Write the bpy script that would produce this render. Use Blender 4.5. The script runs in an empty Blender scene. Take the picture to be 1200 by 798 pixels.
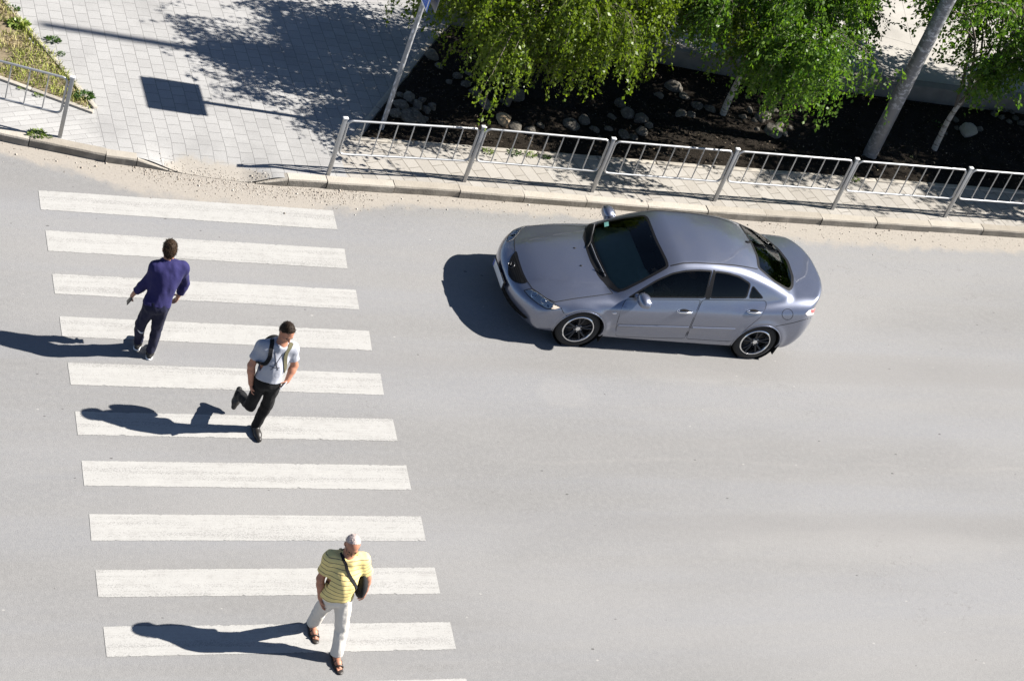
import bpy, bmesh, math, random
import numpy as np
from mathutils import Vector, Matrix, Euler
from mathutils import noise as mnoise
from mathutils.geometry import delaunay_2d_cdt

scene = bpy.context.scene
COL = scene.collection
random.seed(7)
rng = np.random.default_rng(11)
PI = math.pi

# ------------------------------------------------------------------ camera
F_PX, PITCH, ROLL, YAW = 2562.534, 0.65982, 0.38797, 0.53042
CAM = np.array([-5.70347, -22.44942, 17.91598])
def _cam_rows():
    c, s = math.cos, math.sin
    f = np.array([s(YAW)*c(PITCH), c(YAW)*c(PITCH), -s(PITCH)])
    r = np.array([c(YAW), -s(YAW), 0.0]); u = np.cross(r, f)
    return np.array([r*c(ROLL)+u*s(ROLL), -r*s(ROLL)+u*c(ROLL), f])
CR = _cam_rows()
cam_data = bpy.data.cameras.new("camera")
cam_data.sensor_fit = 'HORIZONTAL'; cam_data.sensor_width = 36.0
cam_data.lens = F_PX/1200.0*36.0
cam_data.clip_start = 0.5; cam_data.clip_end = 1500
cam = bpy.data.objects.new("camera", cam_data); COL.objects.link(cam)
m = Matrix.Identity(4)
for i in range(3):
    m[i][0], m[i][1], m[i][2], m[i][3] = CR[0][i], CR[1][i], -CR[2][i], CAM[i]
cam.matrix_world = m
scene.camera = cam

# ------------------------------------------------------------------ light
SUN_EL, SUN_AZ = math.radians(40.5), math.radians(-6.5)           # azimuth measured from world +X
world = bpy.data.worlds.new("World"); scene.world = world; world.use_nodes = True
wn = world.node_tree.nodes; wl = world.node_tree.links
sky = wn.new('ShaderNodeTexSky'); sky.sky_type = 'NISHITA'; sky.sun_disc = False
sky.sun_elevation = SUN_EL; sky.sun_rotation = math.radians(90)-SUN_AZ
sky.air_density = 0.7; sky.altitude = 1500; sky.dust_density = 0.6; sky.ozone_density = 1.0
wl.new(sky.outputs[0], wn['Background'].inputs[0]); wn['Background'].inputs[1].default_value = 0.05
sl = bpy.data.lights.new("sun", 'SUN'); sl.energy = 5.0; sl.angle = math.radians(0.5); sl.color = (1.0, 0.955, 0.89)
sun = bpy.data.objects.new("sun", sl); COL.objects.link(sun)
ld = Vector((-math.cos(SUN_EL)*math.cos(SUN_AZ), -math.cos(SUN_EL)*math.sin(SUN_AZ), -math.sin(SUN_EL)))
sun.rotation_euler = ld.to_track_quat('-Z', 'Y').to_euler(); sun.location = (30, 0, 25)
scene.view_settings.view_transform = 'Standard'
try: scene.view_settings.look = 'None'
except Exception: pass
scene.view_settings.gamma = 1.0
scene.view_settings.exposure = 1.45
scene.view_settings.use_curve_mapping = False

# ------------------------------------------------------------------ helpers
def ray(px, py):
    """direction through pixel of the 1200x798 photograph (used once, to measure where things stand)"""
    d = np.array([(px-600)/F_PX, (399-py)/F_PX, 1.0]) @ CR
    return d
def G(px, py, z=0.0):
    d = ray(px, py); t = (z-CAM[2])/d[2]
    return CAM + t*d
def V(px, py, y):
    """point seen at pixel lying on the vertical plane Y = y"""
    d = ray(px, py); t = (y-CAM[1])/d[1]
    return CAM + t*d

def tag(o, label=None, cat=None, group=None, kind=None):
    if label: o['label'] = label
    if cat: o['category'] = cat
    if group: o['group'] = group
    if kind: o['kind'] = kind
    return o
def link(name, me, mat=None, parent=None):
    o = bpy.data.objects.new(name, me); COL.objects.link(o)
    if mat is not None:
        for mm in (mat if isinstance(mat, (list, tuple)) else [mat]): me.materials.append(mm)
    if parent is not None: o.parent = parent
    return o
def empty(name, loc=(0,0,0), rz=0.0):
    o = bpy.data.objects.new(name, None); COL.objects.link(o)
    o.empty_display_size = 0.1; o.location = loc; o.rotation_euler = (0,0,rz)
    return o
def np_mesh(name, verts, faces, smooth=True):
    """verts (n,3) array, faces: (m,k) array or list of lists"""
    me = bpy.data.meshes.new(name)
    verts = np.asarray(verts, dtype=np.float32)
    if isinstance(faces, np.ndarray):
        k = faces.shape[1]; nf = len(faces)
        me.vertices.add(len(verts)); me.vertices.foreach_set('co', verts.ravel())
        me.loops.add(nf*k); me.loops.foreach_set('vertex_index', faces.astype(np.int32).ravel())
        me.polygons.add(nf)
        me.polygons.foreach_set('loop_start', np.arange(0, nf*k, k, dtype=np.int32))
        try: me.polygons.foreach_set('loop_total', np.full(nf, k, dtype=np.int32))
        except Exception: pass
        me.update(calc_edges=True); me.validate()
    else:
        me.from_pydata([tuple(map(float, v)) for v in verts], [], faces); me.update()
    if smooth: me.polygons.foreach_set('use_smooth', np.ones(len(me.polygons), dtype=bool))
    return me
class MB:
    """collects simple shapes into one mesh"""
    def __init__(s): s.v = []; s.f = []
    def add(s, v, f):
        n = len(s.v); s.v += [tuple(map(float, p)) for p in v]; s.f += [tuple(i+n for i in q) for q in f]
    def box(s, c, size, rot=None, bev=0.0):
        hx, hy, hz = [d/2 for d in size]; b = min(bev, hx*.9, hy*.9, hz*.9)
        if b <= 0:
            v = [Vector((x*hx, y*hy, z*hz)) for x in (-1,1) for y in (-1,1) for z in (-1,1)]
            f = [(0,1,3,2),(4,6,7,5),(0,4,5,1),(2,3,7,6),(0,2,6,4),(1,5,7,3)]
        else:
            bm = bmesh.new(); bmesh.ops.create_cube(bm, size=1.0)
            bmesh.ops.scale(bm, vec=(hx*2, hy*2, hz*2), verts=bm.verts)
            bmesh.ops.bevel(bm, geom=list(bm.edges), offset=b, segments=2, affect='EDGES', profile=0.5)
            bm.verts.index_update(); v = [x.co.copy() for x in bm.verts]; f = [tuple(x.index for x in q.verts) for q in bm.faces]; bm.free()
        if rot is not None:
            R_ = rot if isinstance(rot, Matrix) else Euler(rot).to_matrix()
            v = [R_ @ p for p in v]
        c = Vector(c); s.add([p+c for p in v], f)
    def tube(s, pts, r, n=8, cap=True, closed=False):
        pts = [Vector(p) for p in pts]; k = len(pts)
        rs = r if isinstance(r, (list, tuple, np.ndarray)) else [r]*k
        v = []; up = Vector((0,0,1)); prev = None
        for i, p in enumerate(pts):
            a = pts[(i-1) % k] if (closed or i > 0) else p
            b = pts[(i+1) % k] if (closed or i < k-1) else p
            t = (b-a); t = t.normalized() if t.length > 1e-9 else Vector((0,0,1))
            if prev is None:
                u = t.orthogonal().normalized()
            else:
                u = (prev - t*prev.dot(t)); u = u.normalized() if u.length > 1e-6 else t.orthogonal().normalized()
            prev = u; w = t.cross(u)
            for j in range(n):
                an = 2*PI*j/n; v.append(p + (u*math.cos(an)+w*math.sin(an))*rs[i])
        f = []
        for i in range(k if closed else k-1):
            i2 = (i+1) % k
            for j in range(n):
                j2 = (j+1) % n; f.append((i*n+j, i*n+j2, i2*n+j2, i2*n+j))
        if cap and not closed:
            f.append(tuple(range(n-1,-1,-1))); f.append(tuple((k-1)*n+j for j in range(n)))
        s.add(v, f)
    def lathe(s, prof, n=32, axis='Y', c=(0,0,0), closed=False):
        v = []
        for (r, h) in prof:
            for j in range(n):
                a = 2*PI*j/n
                p = (r*math.cos(a), h, r*math.sin(a)) if axis == 'Y' else (r*math.cos(a), r*math.sin(a), h)
                v.append(Vector(p)+Vector(c))
        f = []; k = len(prof)
        for i in range(k if closed else k-1):
            i2 = (i+1) % k
            for j in range(n):
                j2 = (j+1) % n; f.append((i*n+j, i*n+j2, i2*n+j2, i2*n+j))
        s.add(v, f)
    def ico(s, c, r, sub=2):
        bm = bmesh.new(); bmesh.ops.create_icosphere(bm, subdivisions=sub, radius=1.0)
        rr = Vector(r) if not isinstance(r, (int, float)) else Vector((r,r,r))
        bm.verts.index_update()
        s.add([Vector((v.co.x*rr.x, v.co.y*rr.y, v.co.z*rr.z))+Vector(c) for v in bm.verts], [tuple(x.index for x in q.verts) for q in bm.faces]); bm.free()
    def mesh(s, name, smooth=True, angle=35):
        me = bpy.data.meshes.new(name); me.from_pydata(s.v, [], s.f); me.update()
        bm = bmesh.new(); bm.from_mesh(me); bmesh.ops.recalc_face_normals(bm, faces=bm.faces); bm.to_mesh(me); bm.free()
        if smooth:
            me.polygons.foreach_set('use_smooth', np.ones(len(me.polygons), dtype=bool))
            me.set_sharp_from_angle(angle=math.radians(angle))
        return me
    def build(s, name, mat=None, parent=None, smooth=True, angle=35):
        return link(name, s.mesh(name, smooth, angle), mat, parent)

# ------------------------------------------------------------------ materials
class NT:
    def __init__(s, name):
        s.m = bpy.data.materials.new(name); s.m.use_nodes = True
        s.t = s.m.node_tree; s.n = s.t.nodes; s.l = s.t.links
        s.p = s.n['Principled BSDF']; s.out = s.n['Material Output']; s._pos = None
    def node(s, typ, **kw):
        n = s.n.new(typ)
        for k, v in kw.items(): setattr(n, k, v)
        return n
    def set(s, sock, val):
        if hasattr(val, 'is_output') or isinstance(val, bpy.types.NodeSocket): s.l.new(val, sock)
        else: sock.default_value = val
    def coord(s, kind='Object'):
        if s._pos is None: s._pos = s.node('ShaderNodeTexCoord')
        return s._pos.outputs[kind]
    def mapping(s, scale=(1,1,1), rot=(0,0,0), loc=(0,0,0), src=None):
        n = s.node('ShaderNodeMapping'); s.l.new(src or s.coord(), n.inputs[0])
        n.inputs['Scale'].default_value = scale; n.inputs['Rotation'].default_value = rot; n.inputs['Location'].default_value = loc
        return n.outputs[0]
    def noise(s, scale, detail=3, rough=0.55, vec=None, dist=0.0):
        n = s.node('ShaderNodeTexNoise'); s.l.new(vec or s.coord(), n.inputs['Vector'])
        n.inputs['Scale'].default_value = scale; n.inputs['Detail'].default_value = detail
        n.inputs['Roughness'].default_value = rough; n.inputs['Distortion'].default_value = dist
        return n.outputs['Fac']
    def voro(s, scale, vec=None, feature='F1', out='Distance', rnd=1.0):
        n = s.node('ShaderNodeTexVoronoi', feature=feature); s.l.new(vec or s.coord(), n.inputs['Vector'])
        n.inputs['Scale'].default_value = scale; n.inputs['Randomness'].default_value = rnd
        return n.outputs[out]
    def ramp(s, fac, stops):
        n = s.node('ShaderNodeValToRGB'); s.l.new(fac, n.inputs[0]); e = n.color_ramp.elements
        while len(e) < len(stops): e.new(0.5)
        for el, (p, c) in zip(e, stops):
            el.position = p; el.color = (c, c, c, 1) if isinstance(c, (int, float)) else (*c, 1)
        return n.outputs[0]
    def step(s, fac, a, b):
        n = s.node('ShaderNodeMapRange', interpolation_type='SMOOTHSTEP'); s.l.new(fac, n.inputs[0])
        n.inputs[1].default_value = a; n.inputs[2].default_value = b
        n.inputs[3].default_value = 0.0; n.inputs[4].default_value = 1.0
        return n.outputs[0]
    def math(s, op, a, b=0.0, clamp=False):
        n = s.node('ShaderNodeMath', operation=op, use_clamp=clamp); s.set(n.inputs[0], a); s.set(n.inputs[1], b); return n.outputs[0]
    def mix(s, fac, a, b, typ='MIX'):
        n = s.node('ShaderNodeMix', data_type='RGBA', blend_type=typ)
        s.set(n.inputs[0], fac)
        for sock, c in ((n.inputs[6], a), (n.inputs[7], b)):
            s.set(sock, (*c, 1) if isinstance(c, tuple) and len(c) == 3 else c)
        return n.outputs[2]
    def attr(s, name):
        n = s.node('ShaderNodeAttribute', attribute_name=name); return n.outputs['Fac']
    def bump(s, h, strength=0.3, dist=0.01):
        n = s.node('ShaderNodeBump'); s.set(n.inputs['Height'], h); n.inputs['Strength'].default_value = strength; n.inputs['Distance'].default_value = dist
        s.l.new(n.outputs[0], s.p.inputs['Normal']); return n
    def base(s, c): s.set(s.p.inputs['Base Color'], (*c, 1) if isinstance(c, tuple) and len(c) == 3 else c)
    def rough(s, v): s.set(s.p.inputs['Roughness'], v)
    def spec(s, v): s.p.inputs['Specular IOR Level'].default_value = v
    def metal(s, v): s.set(s.p.inputs['Metallic'], v)

def simple(name, col, rough=0.6, metal=0.0, var=0.18, scale=9.0, bump=0.0, bscale=80.0, spec=0.4, coat=0.0, dist=0.004):
    t = NT(name)
    n = t.noise(scale, 4)
    lo = tuple(c*(1-var) for c in col); hi = tuple(min(1, c*(1+var)) for c in col)
    t.base(t.mix(n, lo, hi)); t.rough(rough); t.metal(metal); t.spec(spec)
    if coat: t.p.inputs['Coat Weight'].default_value = coat; t.p.inputs['Coat Roughness'].default_value = 0.05
    if bump: t.bump(t.noise(bscale, 3), bump, dist)
    return t.m
# ================================================================== SETTING: road, crossing, kerb, pavement, bed
def kerb_y(x):
    xs = [-40,-6,-3,-.44,-.06,.97,1.35,1.85,2.4,3.1,4.0,6.0,8.2,10.4,13.3,15.8,22,60]
    ys = [12,2.5,1.62,1.01,.91,.69,.655,.58,.50,.44,.46,.47,.45,.40,.44,.45,.50,.9]
    return np.interp(x, xs, ys)
def sstep(x, a, b):
    t = np.clip((x-a)/(b-a), 0, 1); return t*t*(3-2*t)

def ramp_amt(x): return sstep(x, 1.40, 2.05)*(1-sstep(x, 2.8, 3.35))

# ---- asphalt
t = NT('asphalt')
big = t.noise(0.35, 4, 0.6, t.mapping((0.35, 1.0, 1)))
lane = t.noise(1.1, 4, 0.6, t.mapping((0.06, 1.0, 1)))
fine = t.noise(120, 2, 0.7); mid = t.noise(14, 4, 0.7)
c = t.mix(t.step(big, .34, .66), (.178,.175,.171), (.217,.213,.208))
c = t.mix(t.math('MULTIPLY', t.step(lane, .38, .7), .55), c, (.196,.200,.212))
c = t.mix(t.math('MULTIPLY', t.step(mid, .35, .75), .35), c, (.248,.243,.236))
c = t.mix(1.0, c, t.ramp(fine, [(0.28, .80), (0.5, 1.0), (0.74, 1.16)]), 'MULTIPLY')
stones = t.voro(95); c = t.mix(1.0, c, t.ramp(stones, [(0.0, 1.09), (0.35, 1.0), (0.75, .90)]), 'MULTIPLY')
# pale worn drag line and tyre wear along the road
sep = t.node('ShaderNodeSeparateXYZ'); t.l.new(t.coord(), sep.inputs[0])
wob = t.math('MULTIPLY', t.math('SUBTRACT', t.noise(.5, 2, .5, t.mapping((.6, .0, 1))), .5), .5)
yw = t.math('ADD', sep.outputs[1], wob)
seam = t.math('SUBTRACT', 1.0, t.step(t.math('ABSOLUTE', t.math('ADD', yw, 4.75)), 0.0, .06))
seam = t.math('MULTIPLY', seam, t.step(t.noise(.9, 4), .32, .62))
seam = t.math('MULTIPLY', seam, t.step(sep.outputs[0], 4.5, 6.5))
c = t.mix(t.math('MULTIPLY', seam, .14), c, (.28,.268,.252))
# tar flecks, drawn out along the traffic
sv = t.mapping((1.0, 2.1, 1)); d = t.voro(4.4, sv); rc = t.voro(4.4, sv, out='Color')
rs = t.node('ShaderNodeSeparateXYZ'); t.l.new(rc, rs.inputs[0])
sz = t.math('MULTIPLY', t.math('POWER', rs.outputs[0], 9.0), .11)
spot = t.math('LESS_THAN', t.math('ADD', d, t.math('MULTIPLY', t.math('SUBTRACT', t.noise(45, 3), .5), .16)), sz)
c = t.mix(t.math('MULTIPLY', spot, .8), c, (.06,.057,.055))
sv2 = t.mapping((1.3, 1.9, 1), loc=(3.3, 7.1, 0)); d2 = t.voro(3.1, sv2); rs2 = t.node('ShaderNodeSeparateXYZ'); t.l.new(t.voro(3.1, sv2, out='Color'), rs2.inputs[0])
spot2 = t.math('LESS_THAN', d2, t.math('MULTIPLY', t.math('POWER', rs2.outputs[1], 6.0), .09))
c = t.mix(t.math('MULTIPLY', spot2, .6), c, (.33,.32,.30))
# hairline cracks
cv = t.mapping((.5, .8, 1)); wv = t.noise(2.2, 4, .6, cv)
crk = t.math('SUBTRACT', 1.0, t.step(t.math('ABSOLUTE', t.math('SUBTRACT', wv, .47)), 0.0, .0035))
crk = t.math('MULTIPLY', crk, t.step(t.noise(.45, 2, .5, t.mapping(loc=(9, 4, 0))), .56, .66))
c = t.mix(t.math('MULTIPLY', crk, .5), c, (.10,.095,.09))
# pale scuffs and a dark drip line along the lane
for (sx, sy, rx, ry, amt) in ((*G(662,462)[:2], .42, .30, .15), (*G(812,440)[:2], .95, .16, .12), (*G(1010,640)[:2], 2.6, .35, .12)):
    mv = t.mapping((1/rx, 1/ry, 1), (0,0,0), (-sx/rx, -sy/ry, 0)); ln_ = t.node('ShaderNodeVectorMath', operation='LENGTH'); t.l.new(mv, ln_.inputs[0])
    dd = t.math('ADD', ln_.outputs['Value'], t.math('MULTIPLY', t.math('SUBTRACT', t.noise(3.5, 4, .65), .5), 1.3))
    c = t.mix(t.math('MULTIPLY', t.math('SUBTRACT', 1.0, t.step(dd, .75, 1.0)), amt), c, (.275,.265,.250))
trk = t.noise(.9, 3, .5, t.mapping((.03, 1.0, 1), loc=(2,0,0)))
c = t.mix(t.math('MULTIPLY', t.step(trk, .52, .66), .35), c, (.165,.160,.156))
# dirt washed against the kerb
dm = t.math('ADD', t.attr('dirt'), t.math('MULTIPLY', t.math('SUBTRACT', t.noise(2.6, 5, .65), .5), .75))
dm = t.step(dm, .42, .72)
dc = t.mix(t.noise(26, 5, .7), (.205,.185,.160), (.335,.305,.265))
dc = t.mix(t.math('MULTIPLY', t.math('LESS_THAN', t.voro(34), .13), .55), dc, (.17,.14,.11))
c = t.mix(t.math('MULTIPLY', dm, .92), c, dc)
t.base(c); t.rough(.86); t.spec(.25)
t.bump(t.math('ADD', t.math('MULTIPLY', stones, .6), t.math('MULTIPLY', fine, .7)), .35, .006)
M_asphalt = t.m

# ---- worn road paint
t = NT('road_paint')
nf = t.noise(150, 2, .7); nm = t.noise(7, 5, .65); ln = t.noise(9, 3, .6, t.mapping((.22, 5.5, 1)))
wear = t.math('ADD', t.math('ADD', t.math('MULTIPLY', nf, .62), t.math('MULTIPLY', nm, .55)), t.math('MULTIPLY', ln, .45))
wear = t.step(wear, .80, 1.02)
pc = t.mix(t.noise(2.3, 4), (.300,.294,.280), (.350,.344,.328))
pc = t.mix(1.0, pc, t.ramp(nf, [(0.3, .86), (0.5, 1.0), (0.7, 1.06)]), 'MULTIPLY')
band = t.step(t.noise(3.0, 4, .6, t.mapping((.12, 3.2, 1), loc=(3,1,0))), .40, .66)
hole = t.step(t.math('ADD', t.noise(75, 3, .75, t.mapping((.8,1.3,1))), t.math('MULTIPLY', band, .13)), .60, .67)
pc = t.mix(t.math('MULTIPLY', hole, .75), pc, (.19,.185,.178))
t.base(t.mix(t.math('MULTIPLY', wear, .50), pc, (.20,.19,.18))); t.rough(.75); t.spec(.3)
t.bump(nf, .25, .004)
M_paint = t.m

# road sheet: one sheet out to the horizon, dense near the kerb so the dirt mask follows it
xs = np.unique(np.concatenate([np.linspace(-400,-14,14), np.arange(-14,34,.25), np.linspace(34,400,14)]))
ys = np.unique(np.concatenate([np.linspace(-400,-14,14), np.arange(-14,-1.4,.5), np.arange(-1.4,2.6,.05), np.arange(2.6,12,.5), np.linspace(12,400,14)]))
X, Y = np.meshgrid(xs, ys); dk = kerb_y(X)-Y
camb = np.zeros_like(X)
verts = np.stack([X, Y, camb], -1).reshape(-1, 3)
ny, nx = X.shape; idx = np.arange(ny*nx).reshape(ny, nx)
faces = np.stack([idx[:-1,:-1], idx[:-1,1:], idx[1:,1:], idx[1:,:-1]], -1).reshape(-1, 4)
me = np_mesh('road', verts, faces)
width = .42 + .10*np.sin(X*.7) + .25*sstep(X, .2, 1.5)*(1-sstep(X, 3.4, 5)) - .22*sstep(-X, .2, 2.0) + .16*sstep(X, 11, 14)
dirt = 1.05 - np.clip(dk, 0, 5)/width*.62
a = me.attributes.new('dirt', 'FLOAT', 'POINT'); a.data.foreach_set('value', np.clip(dirt, 0, 1).astype(np.float32).ravel())
tag(link('road', me, M_asphalt), kind='structure')

# zebra crossing
TL=[(44.9,223.5),(53.3,270.2),(61,321),(69.8,370.9),(79,425),(87.4,482.2),(95.4,540),(103.9,602.3),(111.6,667.8),(121,734.2)]
BL=[(47.7,246),(56.1,294.4),(64.2,344.5),(73,394.5),(82.8,451),(90.5,509.5),(98.6,569.1),(107,633.3),(115.2,699.6),(125,769.6)]
TR=[(390.2,247),(404,292),(417,340),(432,388),(446,438),(460,491.1),(476,545.4),(493.6,605),(509.3,664.7),(527.3,728.8)]
BR=[(395.4,269.5),(407,315),(421,363),(436,411),(450,463),(466.3,517.1),(482,574.1),(498.6,633.7),(515.6,695.6),(534.4,760.6)]
quads = [[G(*TL[i])[:2], G(*TR[i])[:2], G(*BR[i])[:2], G(*BL[i])[:2]] for i in range(10)]
st = [(quads[9][k]-quads[1][k])/8 for k in range(4)]
for j in (1, 2): quads.append([quads[9][k]+st[k]*j for k in range(4)])
for qd in quads:
    N = 420; top = []; bot = []
    for k in range(N+1):
        f = k/N
        for (A, B, lst, ph) in ((qd[0], qd[1], top, 0), (qd[3], qd[2], bot, 50)):
            p = A+(B-A)*f
            j = mnoise.noise(Vector((p[0]*5, p[1]*9, ph)))*.004 + mnoise.noise(Vector((p[0]*55, p[1]*40, ph)))*.007 - max(0, mnoise.noise(Vector((p[0]*16, p[1]*7, ph+9)))-.25)*.030*(1 if lst is top else -1)
            lst.append((p[0], p[1]+j, .004))
    vs = top+bot; e = [mnoise.noise(Vector((qd[0][1]*3, i, 3)))*.012 for i in range(4)]
    for i, k in enumerate((0, N, N+1, 2*N+1)): vs[k] = (vs[k][0]+e[i], vs[k][1], .004)
    fs = [(k, N+1+k, N+2+k, k+1) for k in range(N)]
    o = link('crosswalk_stripe', np_mesh('crosswalk_stripe', np.array(vs), fs, False), M_paint)
    tag(o, kind='structure')

# ---- kerb stones
t = NT('kerb_concrete')
n1 = t.noise(5, 5, .65); n2 = t.noise(40, 4, .7)
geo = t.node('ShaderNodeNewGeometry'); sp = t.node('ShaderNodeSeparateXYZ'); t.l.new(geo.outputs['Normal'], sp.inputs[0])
blk = t.attr('tint')
c = t.mix(n1, (.26,.235,.20), (.38,.355,.315))
c = t.mix(t.math('MULTIPLY', t.step(n2, .5, .75), .45), c, (.18,.16,.13))
c = t.mix(1.0, c, t.mix(blk, (.78,.76,.73), (1.18,1.18,1.17)), 'MULTIPLY')
side_dark = t.math('MULTIPLY', t.math('SUBTRACT', 1.0, t.step(sp.outputs[2], .2, .7)), t.step(t.noise(3.2, 4, .6), .25, .6))  # steep faces darker, broken up by noise
c = t.mix(t.math('MULTIPLY', side_dark, .55), c, (.085,.078,.066))
t.base(c); t.rough(.9); t.spec(.2); t.bump(t.math('ADD', n2, t.math('MULTIPLY', n1, .6)), .5, .01)
M_kerb = t.m
def kerb_run(x0, x1, first_slope=0, last_slope=0, step=1.0):
    v = []; f = []; tint = []
    s = x0; k = 0
    while s < x1-.05:
        L = min(step, x1-s); a_, b_ = s, s+L; s = b_
        pa = Vector((a_, float(kerb_y(a_)), 0)); pb = Vector((b_, float(kerb_y(b_)), 0))
        d_ = (pb-pa).normalized(); nrm = Vector((-d_.y, d_.x, 0)); g = .006
        ha = .125+random.uniform(-.006,.006); hb = ha+random.uniform(-.003,.003)
        if first_slope and k == 0: ha = .012
        if last_slope and b_ >= x1-.06: hb = .012
        off = random.uniform(-.008,.008); tn = random.random(); n_ = 6
        prof0 = [(0, -.05), (0, .8), (.012, .97), (.03, 1.0), (.142, 1.0), (.15, .95), (.15, -.05)]
        base = len(v)
        for i in range(n_+1):
            u = i/n_; p = pa.lerp(pb, u)+d_*(g*(1-2*u)); h = ha+(hb-ha)*u
            for (w, hh) in prof0:
                jit = mnoise.noise(Vector((p.x*7+w*20, hh*5, k)))*.006
                q_ = p+nrm*(w+off+jit); v.append((q_.x, q_.y, hh*h+jit*.5 if hh > 0 else -.05)); tint.append(tn)
        m_ = len(prof0)
        for i in range(n_):
            for j in range(m_-1): f.append((base+i*m_+j, base+(i+1)*m_+j, base+(i+1)*m_+j+1, base+i*m_+j+1))
        f.append(tuple(base+j for j in range(m_))); f.append(tuple(base+n_*m_+j for j in range(m_-1,-1,-1)))
        k += 1
    me = np_mesh('kerb', np.array(v), f, False)
    bm = bmesh.new(); bm.from_mesh(me); bmesh.ops.recalc_face_normals(bm, faces=bm.faces); bm.to_mesh(me); bm.free()
    at = me.attributes.new('tint', 'FLOAT', 'POINT'); at.data.foreach_set('value', np.array(tint, dtype=np.float32))
    tag(link('kerb', me, M_kerb), kind='structure')
kerb_run(-12.06, .94); kerb_run(.94, 1.36, 0, 0, .5); kerb_run(1.36, 1.86, 0, 1, .5)
kerb_run(3.0, 3.45, 1, 0, .5); kerb_run(3.45, 4.02, 0, 0, .57); kerb_run(4.02, 40.02)

# ---- pavement
def paver_mat(name, rot, bw, rh, base_lo, base_hi, joint, off=.5, wash=.35, mortar=.006):
    t = NT(name)
    vec = t.mapping(rot=(0,0,rot))
    dv = t.node('ShaderNodeTexNoise'); t.l.new(t.coord(), dv.inputs['Vector']); dv.inputs['Scale'].default_value = 1.6
    vm = t.node('ShaderNodeVectorMath', operation='SCALE'); vs_ = t.node('ShaderNodeVectorMath', operation='SUBTRACT')
    t.l.new(dv.outputs['Color'], vs_.inputs[0]); vs_.inputs[1].default_value = (.5,.5,.5)
    t.l.new(vs_.outputs[0], vm.inputs[0]); vm.inputs['Scale'].default_value = 0.014
    va = t.node('ShaderNodeVectorMath', operation='ADD'); t.l.new(vec, va.inputs[0]); t.l.new(vm.outputs[0], va.inputs[1])
    b = t.node('ShaderNodeTexBrick'); t.l.new(va.outputs[0], b.inputs['Vector'])
    b.offset = off; b.inputs['Scale'].default_value = 1.0; b.inputs['Mortar Size'].default_value = mortar
    b.inputs['Mortar Smooth'].default_value = .3; b.inputs['Bias'].default_value = 0.0
    b.inputs['Brick Width'].default_value = bw; b.inputs['Row Height'].default_value = rh
    b.inputs['Color1'].default_value = (*base_lo,1); b.inputs['Color2'].default_value = (*base_hi,1); b.inputs['Mortar'].default_value = (*joint,1)
    n = t.noise(1.3, 5, .65); fn = t.noise(70, 3, .7)
    c = t.mix(t.math('MULTIPLY', t.step(n, .4, .75), wash), b.outputs['Color'], tuple(x*1.12 for x in base_hi))
    c = t.mix(t.math('MULTIPLY', t.step(t.noise(.8, 5, .65, t.mapping(loc=(5,2,0))), .46, .72), .5), c, tuple(x*.74 for x in base_lo))
    st_ = t.voro(5.5, t.mapping(loc=(1.3,.7,0))); c = t.mix(t.math('MULTIPLY', t.math('LESS_THAN', t.math('ADD', st_, t.math('MULTIPLY', t.noise(30, 3), .12)), .105), .45), c, tuple(x*.45 for x in base_lo))
    c = t.mix(1.0, c, t.ramp(fn, [(.3,.86),(.5,1.0),(.72,1.1)]), 'MULTIPLY')
    dm = t.math('ADD', t.attr('dirt'), t.math('MULTIPLY', t.math('SUBTRACT', t.noise(4.0, 5, .65), .5), .8))
    dm = t.step(dm, .45, .75)
    dc = t.mix(t.noise(24, 5, .7), (.215,.195,.168), (.34,.312,.272))
    c = t.mix(t.math('MULTIPLY', dm, .93), c, dc)
    t.base(c); t.rough(.88); t.spec(.2)
    h = t.math('SUBTRACT', t.math('MULTIPLY', fn, .15), t.math('MULTIPLY', b.outputs['Fac'], t.math('SUBTRACT', 1.0, dm)))
    t.bump(h, .6, .008)
    return t.m
M_pav = paver_mat('grey_pavers', PI/2, .20, .19, (.262,.258,.252), (.295,.291,.284), (.180,.177,.172))
M_strip = paver_mat('strip_pavers', PI/2-math.radians(14), .40, .20, (.262,.243,.216), (.305,.288,.262), (.165,.150,.130), mortar=.008)
M_slab = paver_mat('pale_slabs', math.radians(-16), .40, .10, (.285,.28,.272), (.335,.33,.32), (.20,.195,.19), mortar=.004)
M_conc = paver_mat('concrete_yard', .3, 3.0, 2.4, (.30,.285,.262), (.36,.345,.32), (.15,.14,.13))
xs = np.unique(np.concatenate([np.linspace(-300,-8,12), np.arange(-8,-1,.4), np.arange(-1,5.5,.06), np.arange(5.5,20,.4), np.linspace(20,300,14)]))
vs_ = np.unique(np.concatenate([np.arange(0,1.2,.05), np.arange(1.2,8,.4), np.linspace(8,300,12)]))
X = np.repeat(xs[None,:], len(vs_), 0); K = kerb_y(X); Vv = np.repeat(vs_[:,None], len(xs), 1)
R_ = ramp_amt(X)
Y = K + .045*(1-R_) + .012*R_ + Vv
Z = .118 - .112*R_*(1-sstep(Vv, .02, .62))
verts = np.stack([X, Y, Z], -1).reshape(-1, 3); ny, nx = X.shape; idx = np.arange(ny*nx).reshape(ny, nx)
faces = np.stack([idx[:-1,:-1], idx[:-1,1:], idx[1:,1:], idx[1:,:-1]], -1).reshape(-1, 4)
me = np_mesh('pavement', verts, faces)
fx = verts[faces].mean(1)
mi = np.zeros(len(faces), np.int32)
mi[(fx[:,0] > 4.35) & (fx[:,1] < 1.62)] = 1
mi[(fx[:,0] < .95) & (fx[:,1] < 1.85)] = 2
mi[(fx[:,1] > 6.6)] = 3
dirt = (R_*(1.0-Vv/.62))*1.1 + .42*np.exp(-((Vv-.1)/.12)**2)*sstep(X, 2.2, 3.0)*(1-sstep(X, 4, 5))
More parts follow.
